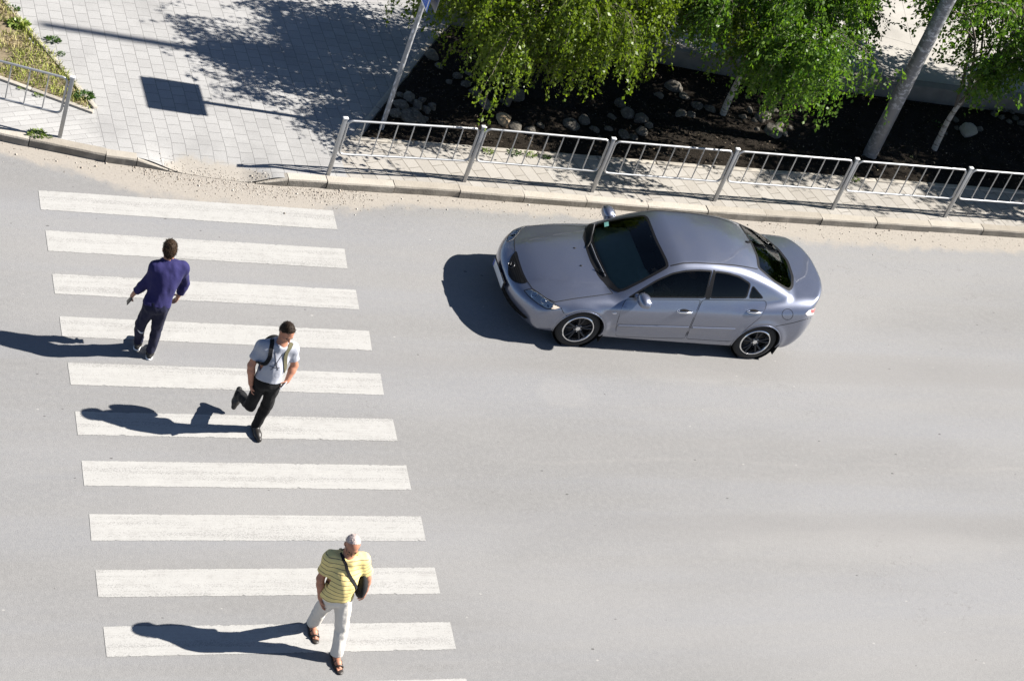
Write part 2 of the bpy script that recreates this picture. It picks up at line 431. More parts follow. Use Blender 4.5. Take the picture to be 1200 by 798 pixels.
a = me.attributes.new('dirt', 'FLOAT', 'POINT'); a.data.foreach_set('value', np.clip(dirt, 0, 1).astype(np.float32).ravel())
o = tag(link('pavement', me, [M_pav, M_strip, M_slab, M_conc]), kind='structure')
me.polygons.foreach_set('material_index', mi)

# ---- planting bed: dark bare soil, edging stones
t = NT('bed_soil')
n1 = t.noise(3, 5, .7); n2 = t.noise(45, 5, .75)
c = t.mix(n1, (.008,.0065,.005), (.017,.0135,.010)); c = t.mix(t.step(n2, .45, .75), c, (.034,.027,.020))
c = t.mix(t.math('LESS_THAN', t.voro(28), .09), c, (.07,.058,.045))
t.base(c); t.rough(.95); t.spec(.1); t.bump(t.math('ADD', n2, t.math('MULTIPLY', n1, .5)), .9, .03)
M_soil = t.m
def bed_left(y): return 4.60+(y-1.46)*.70
def bed_back(x): return np.interp(x, [6.0,7.0,9.5,12,16,40], [4.75,4.70,4.35,4.0,3.82,3.3])
us = np.linspace(0, 1, 420)**1.35; ws = np.linspace(0, 1, 64)
P = []
for w in ws:
    for u in us:
        yb = 1.57; x_l = 4.72; x = x_l+(36-x_l)*u
        yt = float(bed_back(x)); y = yb+(yt-yb)*w
        xl = bed_left(y)+.10
        x = xl+(36-xl)*u; yt = float(bed_back(x)); y = yb+(yt-yb)*w
        e = min(w, 1-w)*6; e = min(1, e)
        z = .128+.05*e*max(0, .8+mnoise.noise(Vector((x*.9,y*.9,0)))) + .035*e*mnoise.noise(Vector((x*4,y*4,2))) + .018*mnoise.noise(Vector((x*13,y*13,5)))*e
        P.append((x, y, z))
idx = np.arange(len(ws)*len(us)).reshape(len(ws), len(us))
faces = np.stack([idx[:-1,:-1], idx[:-1,1:], idx[1:,1:], idx[1:,:-1]], -1).reshape(-1, 4)
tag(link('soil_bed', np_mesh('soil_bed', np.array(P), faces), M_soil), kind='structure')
M_edge = simple('edging_concrete', (.30,.275,.235), .9, var=.3, scale=14, bump=.5, bscale=60)
mb = MB()
x = 4.58
while x < 36:
    L = .98; mb.box((x+L/2, 1.515+random.uniform(-.006,.006), .098), (L-.012, .085, .085), bev=.012); x += L+.008
a_, b_ = Vector((4.62,1.48,0)), Vector((6.98,4.82,0)); dn = (b_-a_).normalized(); s = 0
while s < (b_-a_).length-.3:
    c_ = a_+dn*(s+.5); mb.box((c_.x, c_.y, .10), (.98, .10, .09), (0,0,math.atan2(dn.y,dn.x)), .012); s += 1.0
tag(mb.build('bed_edging', M_edge), kind='structure')

# low wall and raised yard beyond the bed
M_wall = simple('wall_concrete', (.17,.155,.135), .9, var=.45, scale=4, bump=.6, bscale=40)  # mottled stain tone that puts dappled shade into the wall colour
pts = [(x, float(bed_back(x))) for x in np.linspace(7.0, 36, 40)]
v = []; f = []
prof = [(0,.0),(0,.40),(.02,.425),(.20,.425),(.22,.40),(.22,.0)]
for (x, y) in pts:
    for (w, h) in prof: v.append((x, y+w+.004*mnoise.noise(Vector((x*3,h*9,0))), h+.006*mnoise.noise(Vector((x*2,w*9,4)))))
k = len(prof)
for i in range(len(pts)-1):
    for j in range(k-1): f.append((i*k+j, (i+1)*k+j, (i+1)*k+j+1, i*k+j+1))
f.append(tuple(range(k))); f.append(tuple((len(pts)-1)*k+j for j in range(k-1,-1,-1)))
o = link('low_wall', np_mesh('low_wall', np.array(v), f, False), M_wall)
tag(o, 'low grey concrete wall in shade along the back of the dark planting bed', 'wall')
v = []; f = []
for (x, y) in pts: v += [(x, y+.215, .39), (x, 60, .39)]
f = [(2*i, 2*i+2, 2*i+3, 2*i+1) for i in range(len(pts)-1)]
me = np_mesh('raised_yard', np.array(v), f, False); tag(link('raised_yard', me, M_conc), kind='structure')
v0, v1 = (7.0, 4.915, .39), (7.0, 60, .39)
mb = MB(); mb.add([(6.996,4.92,.1),(6.996,60,.1),(6.996,60,.392),(6.996,4.92,.392)], [(0,1,2,3)])
tag(mb.build('yard_step', M_wall), kind='structure')

# ---- grass wedge on the left with edging
M_grass_soil = simple('verge_soil', (.17,.135,.085), .95, var=.4, scale=10, bump=.8, bscale=50)
gp = [G(*p, z=.12)[:2] for p in [(112,128),(86,95),(60,62),(34,34),(8,6)]]
gq = [G(*p, z=.12)[:2] for p in [(106,131),(60,112),(30,100),(0,92),(-40,78)]]
left_far = gp[-1]+(gp[-1]-gp[0])*2.2
poly = [tuple(p) for p in gq[::-1]]
poly = [tuple(gq[-1]+(gq[-1]-gq[0])*3.0)] + [tuple(gq[-1])] + [tuple(gq[2])] + [tuple(gq[0])] + [tuple(gp[1]), tuple(gp[2]), tuple(gp[4]), tuple(left_far)]
def tri_fill(poly, step, zf):
    """dense triangulated sheet inside a polygon"""
    n = len(poly); pts = [Vector(p) for p in poly]; edges = [(i,(i+1)%n) for i in range(n)]
    xs_ = [p[0] for p in poly]; ys_ = [p[1] for p in poly]
    for x in np.arange(min(xs_)+step/2, max(xs_), step):
        for y in np.arange(min(ys_)+step/2, max(ys_), step):
            if inside(poly, x, y): pts.append(Vector((x+random.uniform(-.2,.2)*step, y+random.uniform(-.2,.2)*step)))
    r = delaunay_2d_cdt(pts, edges, [list(range(n))], 1, 1e-5)
    return [(p.x, p.y, zf(p.x, p.y)) for p in r[0]], [tuple(t_) for t_ in r[2]]
def inside(poly, x, y):
    c = False; n = len(poly)
    for i in range(n):
        x1,y1 = poly[i][0],poly[i][1]; x2,y2 = poly[(i+1)%n][0],poly[(i+1)%n][1]
        if (y1 > y) != (y2 > y) and x < (x2-x1)*(y-y1)/(y2-y1)+x1: c = not c
    return c
vv, ff = tri_fill(poly, .12, lambda x, y: .135+.03*mnoise.noise(Vector((x*2,y*2,0))))
tag(link('verge', np_mesh('verge', np.array(vv), ff), M_grass_soil), kind='structure')
mb = MB()
def edging_line(A, B):
    A = Vector((A[0],A[1],0)); B = Vector((B[0],B[1],0)); d_ = (B-A); L = d_.length; d_.normalize(); s = 0
    while s < L-.05:
        l_ = min(.9, L-s); c_ = A+d_*(s+l_/2); mb.box((c_.x,c_.y,.108+random.uniform(-.006,.006)), (l_-.012,.07,.09), (0,0,math.atan2(d_.y,d_.x)+random.uniform(-.01,.01)), .01); s += l_
edging_line(gp[0], left_far); edging_line(gq[0]+(gq[0]-gq[1])*.08, gq[-1]+(gq[-1]-gq[0])*2.5)
tag(mb.build('verge_edging', M_edge), kind='structure')
VERGE = poly
# ================================================================== implicit-surface tools
def surface_nets(F, org, h):
    """naive surface nets on a scalar grid (inside < 0) -> verts, quads"""
    nx, ny, nz = F.shape; S = F < 0
    corner = [(i,j,k) for i in (0,1) for j in (0,1) for k in (0,1)]
    sl_ = lambda A, c: A[c[0]:nx-1+c[0], c[1]:ny-1+c[1], c[2]:nz-1+c[2]]
    cnt = np.zeros((nx-1,ny-1,nz-1), np.int8)
    for c in corner: cnt += sl_(S, c)
    ci = np.argwhere((cnt > 0) & (cnt < 8))
    vid = np.full((nx-1,ny-1,nz-1), -1, np.int32); vid[tuple(ci.T)] = np.arange(len(ci))
    vals = {c: F[ci[:,0]+c[0], ci[:,1]+c[1], ci[:,2]+c[2]] for c in corner}
    acc = np.zeros((len(ci),3)); num = np.zeros(len(ci))
    for a in corner:
        for ax in range(3):
            if a[ax] == 1: continue
            b = list(a); b[ax] = 1; b = tuple(b)
            fa, fb = vals[a], vals[b]; m_ = (fa < 0) != (fb < 0)
            tt = np.where(m_, fa/np.where(np.abs(fa-fb) < 1e-12, 1e-12, fa-fb), 0)
            p = np.array(a, float)[None,:].repeat(len(ci), 0); p[:,ax] = tt
            acc += np.where(m_[:,None], p, 0); num += m_
    verts = org + (ci + acc/np.maximum(num,1)[:,None])*h
    quads = []
    for ax in range(3):
        o1, o2 = (ax+1) % 3, (ax+2) % 3
        A = [slice(None)]*3; B = [slice(None)]*3; A[ax] = slice(0,-1); B[ax] = slice(1,None)
        s0, s1 = S[tuple(A)], S[tuple(B)]
        e = np.argwhere(s0 != s1)
        e = e[(e[:,o1] > 0) & (e[:,o2] > 0) & (e[:,o1] < F.shape[o1]-1) & (e[:,o2] < F.shape[o2]-1)]
        if not len(e): continue
        q = []
        for d1, d2 in ((-1,-1),(0,-1),(0,0),(-1,0)):
            c_ = e.copy(); c_[:,o1] += d1; c_[:,o2] += d2; q.append(vid[tuple(c_.T)])
        q = np.stack(q, 1); flip = ~s0[tuple(e.T)]
        q[flip] = q[flip][:, ::-1]
        quads.append(q)
    quads = np.concatenate(quads); quads = quads[(quads >= 0).all(1)]
    return verts, quads
def smin(a, b, k):
    h = np.clip(.5+.5*(b-a)/k, 0, 1); return b+(a-b)*h-k*h*(1-h)
def smax(a, b, k): return -smin(-a, -b, k)
def relax(v, q, it=1, lam=.5):
    n = len(v); e = np.concatenate([q[:,[0,1]],q[:,[1,2]],q[:,[2,3]],q[:,[3,0]]])
    for _ in range(it):
        s = np.zeros_like(v); c = np.zeros(n)
        for a_, b_ in ((0,1),(1,0)):
            for d in range(3): s[:,d] += np.bincount(e[:,a_], v[e[:,b_],d], n)
            c += np.bincount(e[:,a_], minlength=n)
        v = v*(1-lam)+lam*s/np.maximum(c,1)[:,None]
    return v
class Field:
    def __init__(s, lo, hi, h):
        s.lo = np.array(lo, float); s.h = h
        s.n = np.ceil((np.array(hi)-s.lo)/h).astype(int)+1
        s.F = np.full(s.n, .3, np.float32)
    def region(s, lo, hi):
        a = np.clip(np.floor((np.array(lo)-s.lo)/s.h).astype(int), 0, s.n); b = np.clip(np.ceil((np.array(hi)-s.lo)/s.h).astype(int)+1, 0, s.n)
        sl_ = tuple(slice(x, y) for x, y in zip(a, b))
        ax = [s.lo[i]+s.h*np.arange(a[i], b[i]) for i in range(3)]
        return sl_, np.stack(np.meshgrid(*ax, indexing='ij'), -1)
    def op(s, lo, hi, fn, k, mode='u'):
        if mode == 'u': pad = max(k, .02)+.06
        else: pad = .02
        sl_, P = s.region(np.array(lo)-pad, np.array(hi)+pad)
        if 0 in P.shape: return
        d = fn(P); cur = s.F[sl_]
        if mode == 'u': s.F[sl_] = smin(cur, d, k) if k > 0 else np.minimum(cur, d)
        elif mode == 'sub': s.F[sl_] = smax(cur, -d, k) if k > 0 else np.maximum(cur, -d)
    def cone(s, a, b, r1, r2, k=.02, flat=None, mode='u'):
        """tapered capsule; flat=(dir, factor) squashes its section along dir"""
        a = np.array(a, float); b = np.array(b, float); R = max(r1, r2)
        def fn(P):
            ba = b-a; pa = P-a; t_ = np.clip((pa@ba)/max(ba@ba, 1e-9), 0, 1)
            d = pa-t_[...,None]*ba
            if flat is not None:
                u = np.array(flat[0], float); u /= np.linalg.norm(u); c = d@u; d = d+(c*(1/flat[1]-1))[...,None]*u
                return (np.linalg.norm(d, axis=-1)-(r1+(r2-r1)*t_))*min(1, flat[1]*1.1)
            return np.linalg.norm(d, axis=-1)-(r1+(r2-r1)*t_)
        s.op(np.minimum(a,b)-R, np.maximum(a,b)+R, fn, k, mode)
    def ell(s, c, r, rot=None, k=.02, mode='u'):
        c = np.array(c, float); r = np.array(r, float); Rm = np.eye(3) if rot is None else np.array(rot)
        def fn(P):
            q = (P-c)@Rm; k0 = np.linalg.norm(q/r, axis=-1); k1 = np.linalg.norm(q/(r*r), axis=-1)
            return k0*(k0-1)/np.maximum(k1, 1e-6)
        m_ = r.max(); s.op(c-m_, c+m_, fn, k, mode)
    def plane(s, p, n, lo=None, hi=None):
        """cut away what lies on the +n side of p (inside an optional box)"""
        p = np.array(p, float); n = np.array(n, float); n /= np.linalg.norm(n)
        lo = s.lo if lo is None else lo; hi = s.lo+s.h*s.n if hi is None else hi
        sl_, P = s.region(lo, hi); s.F[sl_] = np.maximum(s.F[sl_], (P-p)@n)
    def mesh(s, name, it=1, disp=None):
        v, q = surface_nets(s.F, s.lo, s.h)
        if it: v = relax(v, q, it)
        if disp is not None: v = disp(v, q)
        return np_mesh(name, v, q)
def leaves_mesh(name, P, D, size, seed, wid=.62):
    """leaf blades: base points P, directions D"""
    r_ = np.random.default_rng(seed); n = len(P); N = r_.normal(size=(n,3)); D = D/np.linalg.norm(D, axis=1)[:,None]
    S = np.cross(D, N); S /= np.linalg.norm(S, axis=1)[:,None]+1e-9; U = np.cross(S, D)
    L = size*r_.uniform(.45,1.35,n)[:,None]; W = L*wid
    v = np.stack([P, P+D*L*.45+S*W*.5+U*L*.07, P+D*L, P+D*L*.45-S*W*.5+U*L*.07], 1).reshape(-1,3)
    f = np.arange(4*n).reshape(n,4); me = np_mesh(name, v, f, False)
    a = me.attributes.new('tint','FLOAT','POINT'); a.data.foreach_set('value', np.repeat(np.clip(r_.normal(.5,.25,n),0,1),4).astype(np.float32)); return me
# ================================================================== THE CAR
CO = np.array([5.90227, -1.71083]); CA = math.radians(-2.288); CS = 1.0034
ce1 = np.array([math.cos(CA), math.sin(CA)]); ce2 = np.array([-ce1[1], ce1[0]])
def tocar(P):
    P = np.asarray(P, float); w = P[..., :2]-CO
    return np.stack([w@ce1, w@ce2, P[..., 2]], -1)/CS
CAMC = tocar(CAM)
def carray(px, py):
    d = ray(px, py); e = tocar(CAM+d)-CAMC; return e/np.linalg.norm(e)
def tab(pts, sig=.05):
    x = np.arange(pts[0][0]-.4, pts[-1][0]+.4, .01); y = np.interp(x, [p[0] for p in pts], [p[1] for p in pts])
    k = np.exp(-.5*(np.arange(-30,31)*.01/sig)**2); k /= k.sum()
    y = np.convolve(np.pad(y, 30, mode='edge'), k, mode='valid')
    return lambda q: np.interp(q, x, y)
T_top = tab([(-.3,.49),(0,.60),(.1,.655),(.25,.725),(.5,.803),(.8,.866),(1.1,.905),(1.4,.932),(2,.965),(3,1.01),(3.6,1.06),(4.0,1.088),(4.4,1.092),(4.72,1.075),(5,1.06)], .07)
T_bot = tab([(-.2,.27),(.1,.245),(.5,.20),(1.2,.185),(2.3,.18),(3.3,.185),(4.2,.22),(4.5,.27),(4.8,.34)], .08)
T_w = tab([(-.2,.80),(0,.82),(.5,.862),(1,.888),(2,.892),(3.2,.89),(4,.872),(4.4,.846),(4.8,.80)], .12)
T_s = tab([(.1,.90),(.2,.945),(.3,.972),(.45,.990),(.6,1.0),(.75,.997),(.86,.972),(.95,.93),(1.02,.885),(1.15,.78)], .04)
T_nose = tab([(.1,.16),(.2,.075),(.3,.03),(.42,.0),(.5,.0),(.58,.035),(.64,.085),(.70,.165),(.80,.36)], .03)
T_tail = tab([(.2,4.44),(.32,4.56),(.45,4.62),(.6,4.635),(.7,4.62),(.85,4.585),(.98,4.59),(1.06,4.605),(1.2,4.60)], .03)
T_roof = tab([(1.6,1.30),(1.9,1.375),(2.2,1.418),(2.6,1.434),(3.0,1.418),(3.35,1.37),(3.7,1.29)], .1)
T_wg = tab([(.8,.86),(.92,.812),(1.05,.763),(1.2,.692),(1.35,.606),(1.45,.535),(1.6,.40)], .05)
T_pg = tab([(.8,.87),(1.15,.92),(1.6,.975),(2.2,1.0),(3.0,1.0),(3.5,.965),(4.0,.90),(4.4,.80)], .12)
WHX = (.95, 3.625); WHZ = .318
def fcar(P, arches=True):
    x, y, z = P[...,0], np.abs(P[...,1]), P[...,2]
    yc = .36+.20*np.clip((x-.25)/1.0, 0, 1.1)
    crease = .022*sstep(yc+.055-y, 0, .07)*sstep(x, .1, .4)*(1-sstep(x, 1.5, 2.0))
    boot = sstep(x, 3.9, 4.2)
    drop = .095*(y/.85)**2.4*(1-boot)+.075*(y/.8)**2.6*boot
    ftop = (z-(T_top(x)+crease-.022-drop))*.95
    fbot = T_bot(x)-z
    w = T_w(x)*T_s(z)
    for cx in WHX:
        r = np.hypot(x-cx, z-WHZ); w = w+.020*np.exp(-((r-.375)/.05)**2)*sstep(z, .2, .4)
    w = w-.012*np.exp(-((z-.40)/.05)**2)*sstep(x, 1.3, 1.5)*(1-sstep(x, 3.1, 3.3))
    fside = y-w
    ff = (T_nose(z)+.30*(y/.82)**2.7-x)*.85
    fr = (x-(T_tail(z)-.32*(y/.80)**2.7))*.85
    low = smax(smax(ftop, fside, .13), fbot, .05)
    low = smax(smax(low, ff, .07), fr, .06)
    xw = x-.25*(y/.72)**2
    fws = -.489*(xw-1.16)+.873*(z-.91)+.012*((z-1.14)/.23)**2-.012
    xr = x+.17*(y/.6)**2
    frg = .388*(xr-3.36)+.921*(z-1.372)+.010*((z-1.22)/.15)**2-.010
    frf = z-(T_roof(x)-.052*(y/.55)**2)
    fsg = (y-T_wg(z)*T_pg(x))*.9
    gr = smax(smax(smax(frf, fws, .06), frg, .08), fsg, .075)
    gr = np.maximum(gr, .80-z)
    f = smin(low, gr, .03)
    if arches:
        for cx in WHX:
            r = np.hypot(x-cx, z-WHZ); f = np.maximum(f, -np.maximum(r-.348, .60-y))
    return f
def grad(f, P, e=2e-3):
    g = np.stack([f(P+np.array(d)*e)-f(P-np.array(d)*e) for d in ((1,0,0),(0,1,0),(0,0,1))], -1)/(2*e)
    return g
def hit(o, d, f=None, t0=None, t1=None, n=260):
    """march rays (car space) to the body surface; o (3,) or (n,3), d (n,3)"""
    f = f or (lambda P: fcar(P, False)); o = np.broadcast_to(np.asarray(o, float), np.shape(d))
    ts = np.linspace(t0, t1, n); P = o[:,None,:]+d[:,None,:]*ts[None,:,None]; v = f(P)
    ins = v < 0; ok = ins.any(1); k = np.argmax(ins, 1); k = np.where(ok, np.maximum(k, 1), 0)
    kmin = np.argmin(v, 1)
    lo = ts[np.maximum(k-1, 0)]; hi = ts[k]; lo = np.where(ok, lo, ts[kmin]); hi = np.where(ok, hi, ts[kmin])
    for _ in range(26):
        mid = (lo+hi)/2; fm = f(o+d*mid[:,None]) < 0; hi = np.where(fm, mid, hi); lo = np.where(fm, lo, mid)
    return o+d*((lo+hi)/2)[:,None]
def px_on_car(poly, close=True, step=3.0):
    pts = []; n = len(poly)
    for i in range(n if close else n-1):
        a_, b_ = np.array(poly[i], float), np.array(poly[(i+1) % n], float); m_ = max(1, int(np.linalg.norm(b_-a_)/step))
        for k in range(m_): pts.append(a_+(b_-a_)*k/m_)
    if not close: pts.append(np.array(poly[-1], float))
    d = np.array([carray(*p) for p in pts]); L = np.linalg.norm(CAMC-np.array([2.3,0,.7]))
    return hit(CAMC, d, None, L-5, L+5, 700)
def smooth_loop(p, it=2):
    for _ in range(it): p = .5*p+.25*(np.roll(p,1,0)+np.roll(p,-1,0))
    return p

# materials
t = NT('car_paint')
fl = t.voro(420, out='Color'); fl2 = t.node('ShaderNodeSeparateXYZ'); t.l.new(fl, fl2.inputs[0])
geo = t.node('ShaderNodeNewGeometry')
dust = t.noise(2.5, 5, .7)
t.base(t.mix(t.math('MULTIPLY', t.step(dust, .45, .8), .25), t.mix(fl2.outputs[0], (.168,.184,.238), (.215,.232,.295)), (.24,.238,.24)))
t.metal(.80); t.rough(t.math('ADD', .27, t.math('MULTIPLY', dust, .08)))
t.p.inputs['Coat Weight'].default_value = .9; t.p.inputs['Coat Roughness'].default_value = .04
inner = t.node('ShaderNodeBsdfDiffuse'); inner.inputs[0].default_value = (.02,.02,.021,1)
mx = t.node('ShaderNodeMixShader'); t.l.new(geo.outputs['Backfacing'], mx.inputs[0]); t.l.new(t.p.outputs[0], mx.inputs[1]); t.l.new(inner.outputs[0], mx.inputs[2]); t.l.new(mx.outputs[0], t.out.inputs[0])
M_cpaint = t.m
def glass(name, tint, gloss_rough=.02, ior=1.5):
    t = NT(name); t.n.remove(t.p)
    tr = t.node('ShaderNodeBsdfTransparent'); tr.inputs[0].default_value = (*tint,1)
    gl = t.node('ShaderNodeBsdfGlossy'); gl.inputs['Roughness'].default_value = gloss_rough
    fr = t.node('ShaderNodeFresnel'); fr.inputs[0].default_value = ior
    m_ = t.node('ShaderNodeMixShader'); t.l.new(fr.outputs[0], m_.inputs[0]); t.l.new(tr.outputs[0], m_.inputs[1]); t.l.new(gl.outputs[0], m_.inputs[2])
    t.l.new(m_.outputs[0], t.out.inputs[0]); return t.m
M_ws = glass('windscreen_glass', (.68,.78,.73)); M_sg = glass('tinted_glass', (.30,.33,.32), .02, 1.3); M_rg = glass('dark_tinted_glass', (.05,.05,.055), .02, 1.38)
M_lens = glass('lamp_lens', (.85,.88,.9), .03)
M_blk = simple('black_trim', (.008,.008,.009), .5, var=.2, spec=.2)
M_gap = simple('panel_gap', (.006,.006,.006), .9)
M_rub = simple('tyre_rubber', (.022,.021,.020), .85, var=.3, bump=.2, bscale=90)
M_chr = simple('bright_metal', (.72,.73,.75), .18, 1.0, var=.05)
M_rimd = simple('rim_dark', (.035,.036,.04), .35, .6, var=.1)
M_lampi = simple('lamp_reflector', (.85,.86,.88), .5, .0, var=.25, scale=28)
M_seat = simple('seat_fabric', (.055,.055,.058), .9, var=.3, scale=30)
M_dash = simple('dash_plastic', (.22,.27,.25), .7, var=.15)

car = empty('parked_car'); car.name = 'saloon_car'
car.matrix_world = Matrix.Translation((CO[0], CO[1], 0)) @ Matrix.Rotation(CA, 4, 'Z') @ Matrix.Scale(CS, 4)
tag(car, 'silver grey four door saloon car driving along the road beside the kerb', 'car')

# ---- glazed openings (outlines read off the photograph, projected on the body)
OUT = dict(
 windscreen=[(696.5,263.5),(710,259.6),(732.6,255),(755,252),(759.5,254),(770.2,281),(782,304.6),(784.6,313.0),(770,321.3),(750.6,331.7),(732.6,340.8),(724,342.6),(711,328),(700,304),(692.5,285),(692,272)],
 side_window=[(735,349.0),(752.3,338.2),(769.7,327.6),(787.7,319.6),(804.3,316.4),(820,315.8),(835,316.7),(827,349.6)],
 rear_side_window=[(837.4,317.2),(852.6,319.2),(867,323.6),(880.3,332.3),(875,349.9),(831,349.8)],
 quarter_window=[(882.2,333.8),(895.5,349.9),(877.2,349.9)],
 rear_window=[(888,314.0),(886.0,299.6),(878,281.6),(864.5,261.6),(881.5,269.5),(897.3,278.8),(913,292),(924.2,306.4),(930.2,324.4),(929.8,337),(925.5,341.6),(908,331.5)],
)
def frame_of(P):
    c = P.mean(0); u_, s_, vt = np.linalg.svd(P-c); n = vt[2]
    if n@(c-np.array([2.4,0,.6])) < 0: n = -n
    return c, vt[0], np.cross(n, vt[0]), n
def shrink(p2, b):
    n = len(p2); area = sum(p2[i][0]*p2[(i+1)%n][1]-p2[(i+1)%n][0]*p2[i][1] for i in range(n)); sg = 1 if area > 0 else -1
    out = []
    for i in range(n):
        a_, b_, c_ = np.array(p2[i-1]), np.array(p2[i]), np.array(p2[(i+1)%n])
        d1 = b_-a_; d2 = c_-b_; d1 /= np.linalg.norm(d1)+1e-9; d2 /= np.linalg.norm(d2)+1e-9
        n1 = np.array([-d1[1],d1[0]])*sg; n2 = np.array([-d2[1],d2[0]])*sg; q_ = n1+n2; q_ /= np.linalg.norm(q_)+1e-9
        out.append(b_+q_*b/max(.5, q_@n1))
    return [tuple(x) for x in out]
def surf_patch(P, off, step=.05, border=0.0, proj=None, bulge=0.0):
    """sheet on the body inside loop P (car space); returns verts, faces_inner, faces_border, frame, inner polygon"""
    c, u, w, n = frame_of(P) if proj is None else proj
    p2 = [((p-c)@u, (p-c)@w) for p in P]; N = len(p2)
    pts = [Vector(p) for p in p2]; edges = [(i,(i+1)%N) for i in range(N)]
    inn = None
    if border:
        inn = shrink(p2, border); k = len(pts); pts += [Vector(p) for p in inn]; edges += [(k+i, k+(i+1)%N) for i in range(N)]
    xs_ = [p[0] for p in p2]; ys_ = [p[1] for p in p2]
    for a_ in np.arange(min(xs_)+step/2, max(xs_), step):
        for b_ in np.arange(min(ys_)+step/2, max(ys_), step):
            if inside(p2, a_, b_): pts.append(Vector((a_, b_)))
    r = delaunay_2d_cdt(pts, edges, [list(range(N))], 1, 1e-6)
    q2 = np.array([(p.x, p.y) for p in r[0]])
    O_ = c+q2[:,:1]*u+q2[:,1:]*w
    H = hit(O_+n*.45, np.broadcast_to(-n, O_.shape), None, 0, .9, 300)
    g = grad(lambda q: fcar(q, False), H); g /= np.linalg.norm(g, axis=1)[:,None]+1e-9
    H = H+g*off
    fi, fb = [], []
    for tri in r[2]:
        m_ = q2[list(tri)].mean(0)
        a_ = (Vector(q2[tri[1]])-Vector(q2[tri[0]])).cross(Vector(q2[tri[2]])-Vector(q2[tri[0]]))
        tri = tuple(tri) if a_ > 0 else tuple(tri[::-1])
        (fi if (inn is None or inside(inn, *m_)) else fb).append(tri)
    return H, fi, fb, (c, u, w, n), (inn or p2)
def sub(H, f):
    used = sorted({i for q in f for i in q}); mp = {k: i for i, k in enumerate(used)}
    return H[used], [tuple(mp[i] for i in q) for q in f]
def add_patch(name, H, f, mat, parent, mirror=False):
    v, f2 = sub(H, f)
    if mirror: v = v*np.array([1,-1,1]); f2 = [q[::-1] for q in f2]
    return link(name, np_mesh(name, v, f2), mat, parent)
def ribbon(name, P, width, off, mat, parent, closed=False, mirror=False, thick=0.0):
    """thin strip on the body along polyline P (car space points on the surface)"""
    g = grad(lambda q: fcar(q, False), P); g /= np.linalg.norm(g, axis=1)[:,None]
    T = np.roll(P,-1,0)-np.roll(P,1,0)
    if not closed: T[0] = P[1]-P[0]; T[-1] = P[-1]-P[-2]
    T /= np.linalg.norm(T, axis=1)[:,None]+1e-9
    B = np.cross(g, T); k = len(P)
    rows = [P+B*width/2+g*(off-thick*.6), P+B*width*.42+g*(off+thick), P-B*width*.42+g*(off+thick), P-B*width/2+g*(off-thick*.6)] if thick else [P+B*width/2+g*off, P-B*width/2+g*off]
    v = np.concatenate(rows); f = []
    for r_ in range(len(rows)-1):
        for i in range(k if closed else k-1):
            j = (i+1) % k; f.append((r_*k+i, (r_+1)*k+i, (r_+1)*k+j, r_*k+j))
    if mirror: v = v*np.array([1,-1,1]); f = [q[::-1] for q in f]
    o = link(name, np_mesh(name, v, f), mat, parent); return o

CUT = []
doors = {}
def door(name_px, mir, nm):
    P = smooth_loop(px_on_car(name_px), 1)
    H, fi, fb, fr, ip = surf_patch(P, .0018, .07)
    o = add_patch('door', H, fi, M_cpaint, car, mir)
    ribbon('door_gap', P, .006, .0026, M_gap, o, True, mir)
    return o
FD = [(733.2,350.8),(780,351.0),(821.4,351.3),(815,367),(808.8,381.3),(802,396.6),(760,395.6),(721.3,394.0),(722.3,381),(728,362)]
RD = [(823.0,351.4),(860,351.6),(898.4,352.4),(897.7,360.5),(891,371.8),(876,384),(864.5,395),(857,400.2),(830,398.6),(803.6,396.8),(810.2,381.3),(816.5,367)]
for mir in (False, True):
    doors[('f',mir)] = door(FD, mir, 'f'); doors[('r',mir)] = door(RD, mir, 'r')
def glazing(nm, px, mat, border, parent, mirror=False, off=.003, step=.06):
    P = smooth_loop(px_on_car(px), 1)
    if not mirror and nm in ('windscreen','rear_window'): pass
    H, fi, fb, fr, ip = surf_patch(P, off, step, border)
    for mm in ((False, True) if mirror else (False,)):
        par = parent[mm] if isinstance(parent, dict) else parent
        o = add_patch(nm, H, fi, mat, par, mm); add_patch('window_seal', H, fb, M_blk, o, mm)
        CUT.append((fr, ip, mm))
    return o
glazing('windscreen', OUT['windscreen'], M_ws, .035, car)
glazing('rear_window', OUT['rear_window'], M_rg, .04, car)
glazing('side_window', OUT['side_window'], M_sg, .022, {m_: doors[('f',m_)] for m_ in (False,True)}, True)
glazing('side_window', OUT['rear_side_window'], M_rg, .022, {m_: doors[('r',m_)] for m_ in (False,True)}, True)
glazing('quarter_window', OUT['quarter_window'], M_rg, .012, {m_: doors[('r',m_)] for m_ in (False,True)}, True)
BP = px_on_car([(836.2,316.2),(838.2,316.8),(831.6,350.6),(826.4,350.6)])
H, fi, fb, fr, ip = surf_patch(BP, .0022, .05)
for mm in (False, True): add_patch('pillar_trim', H, fi, M_blk, doors[('f',mm)], mm)

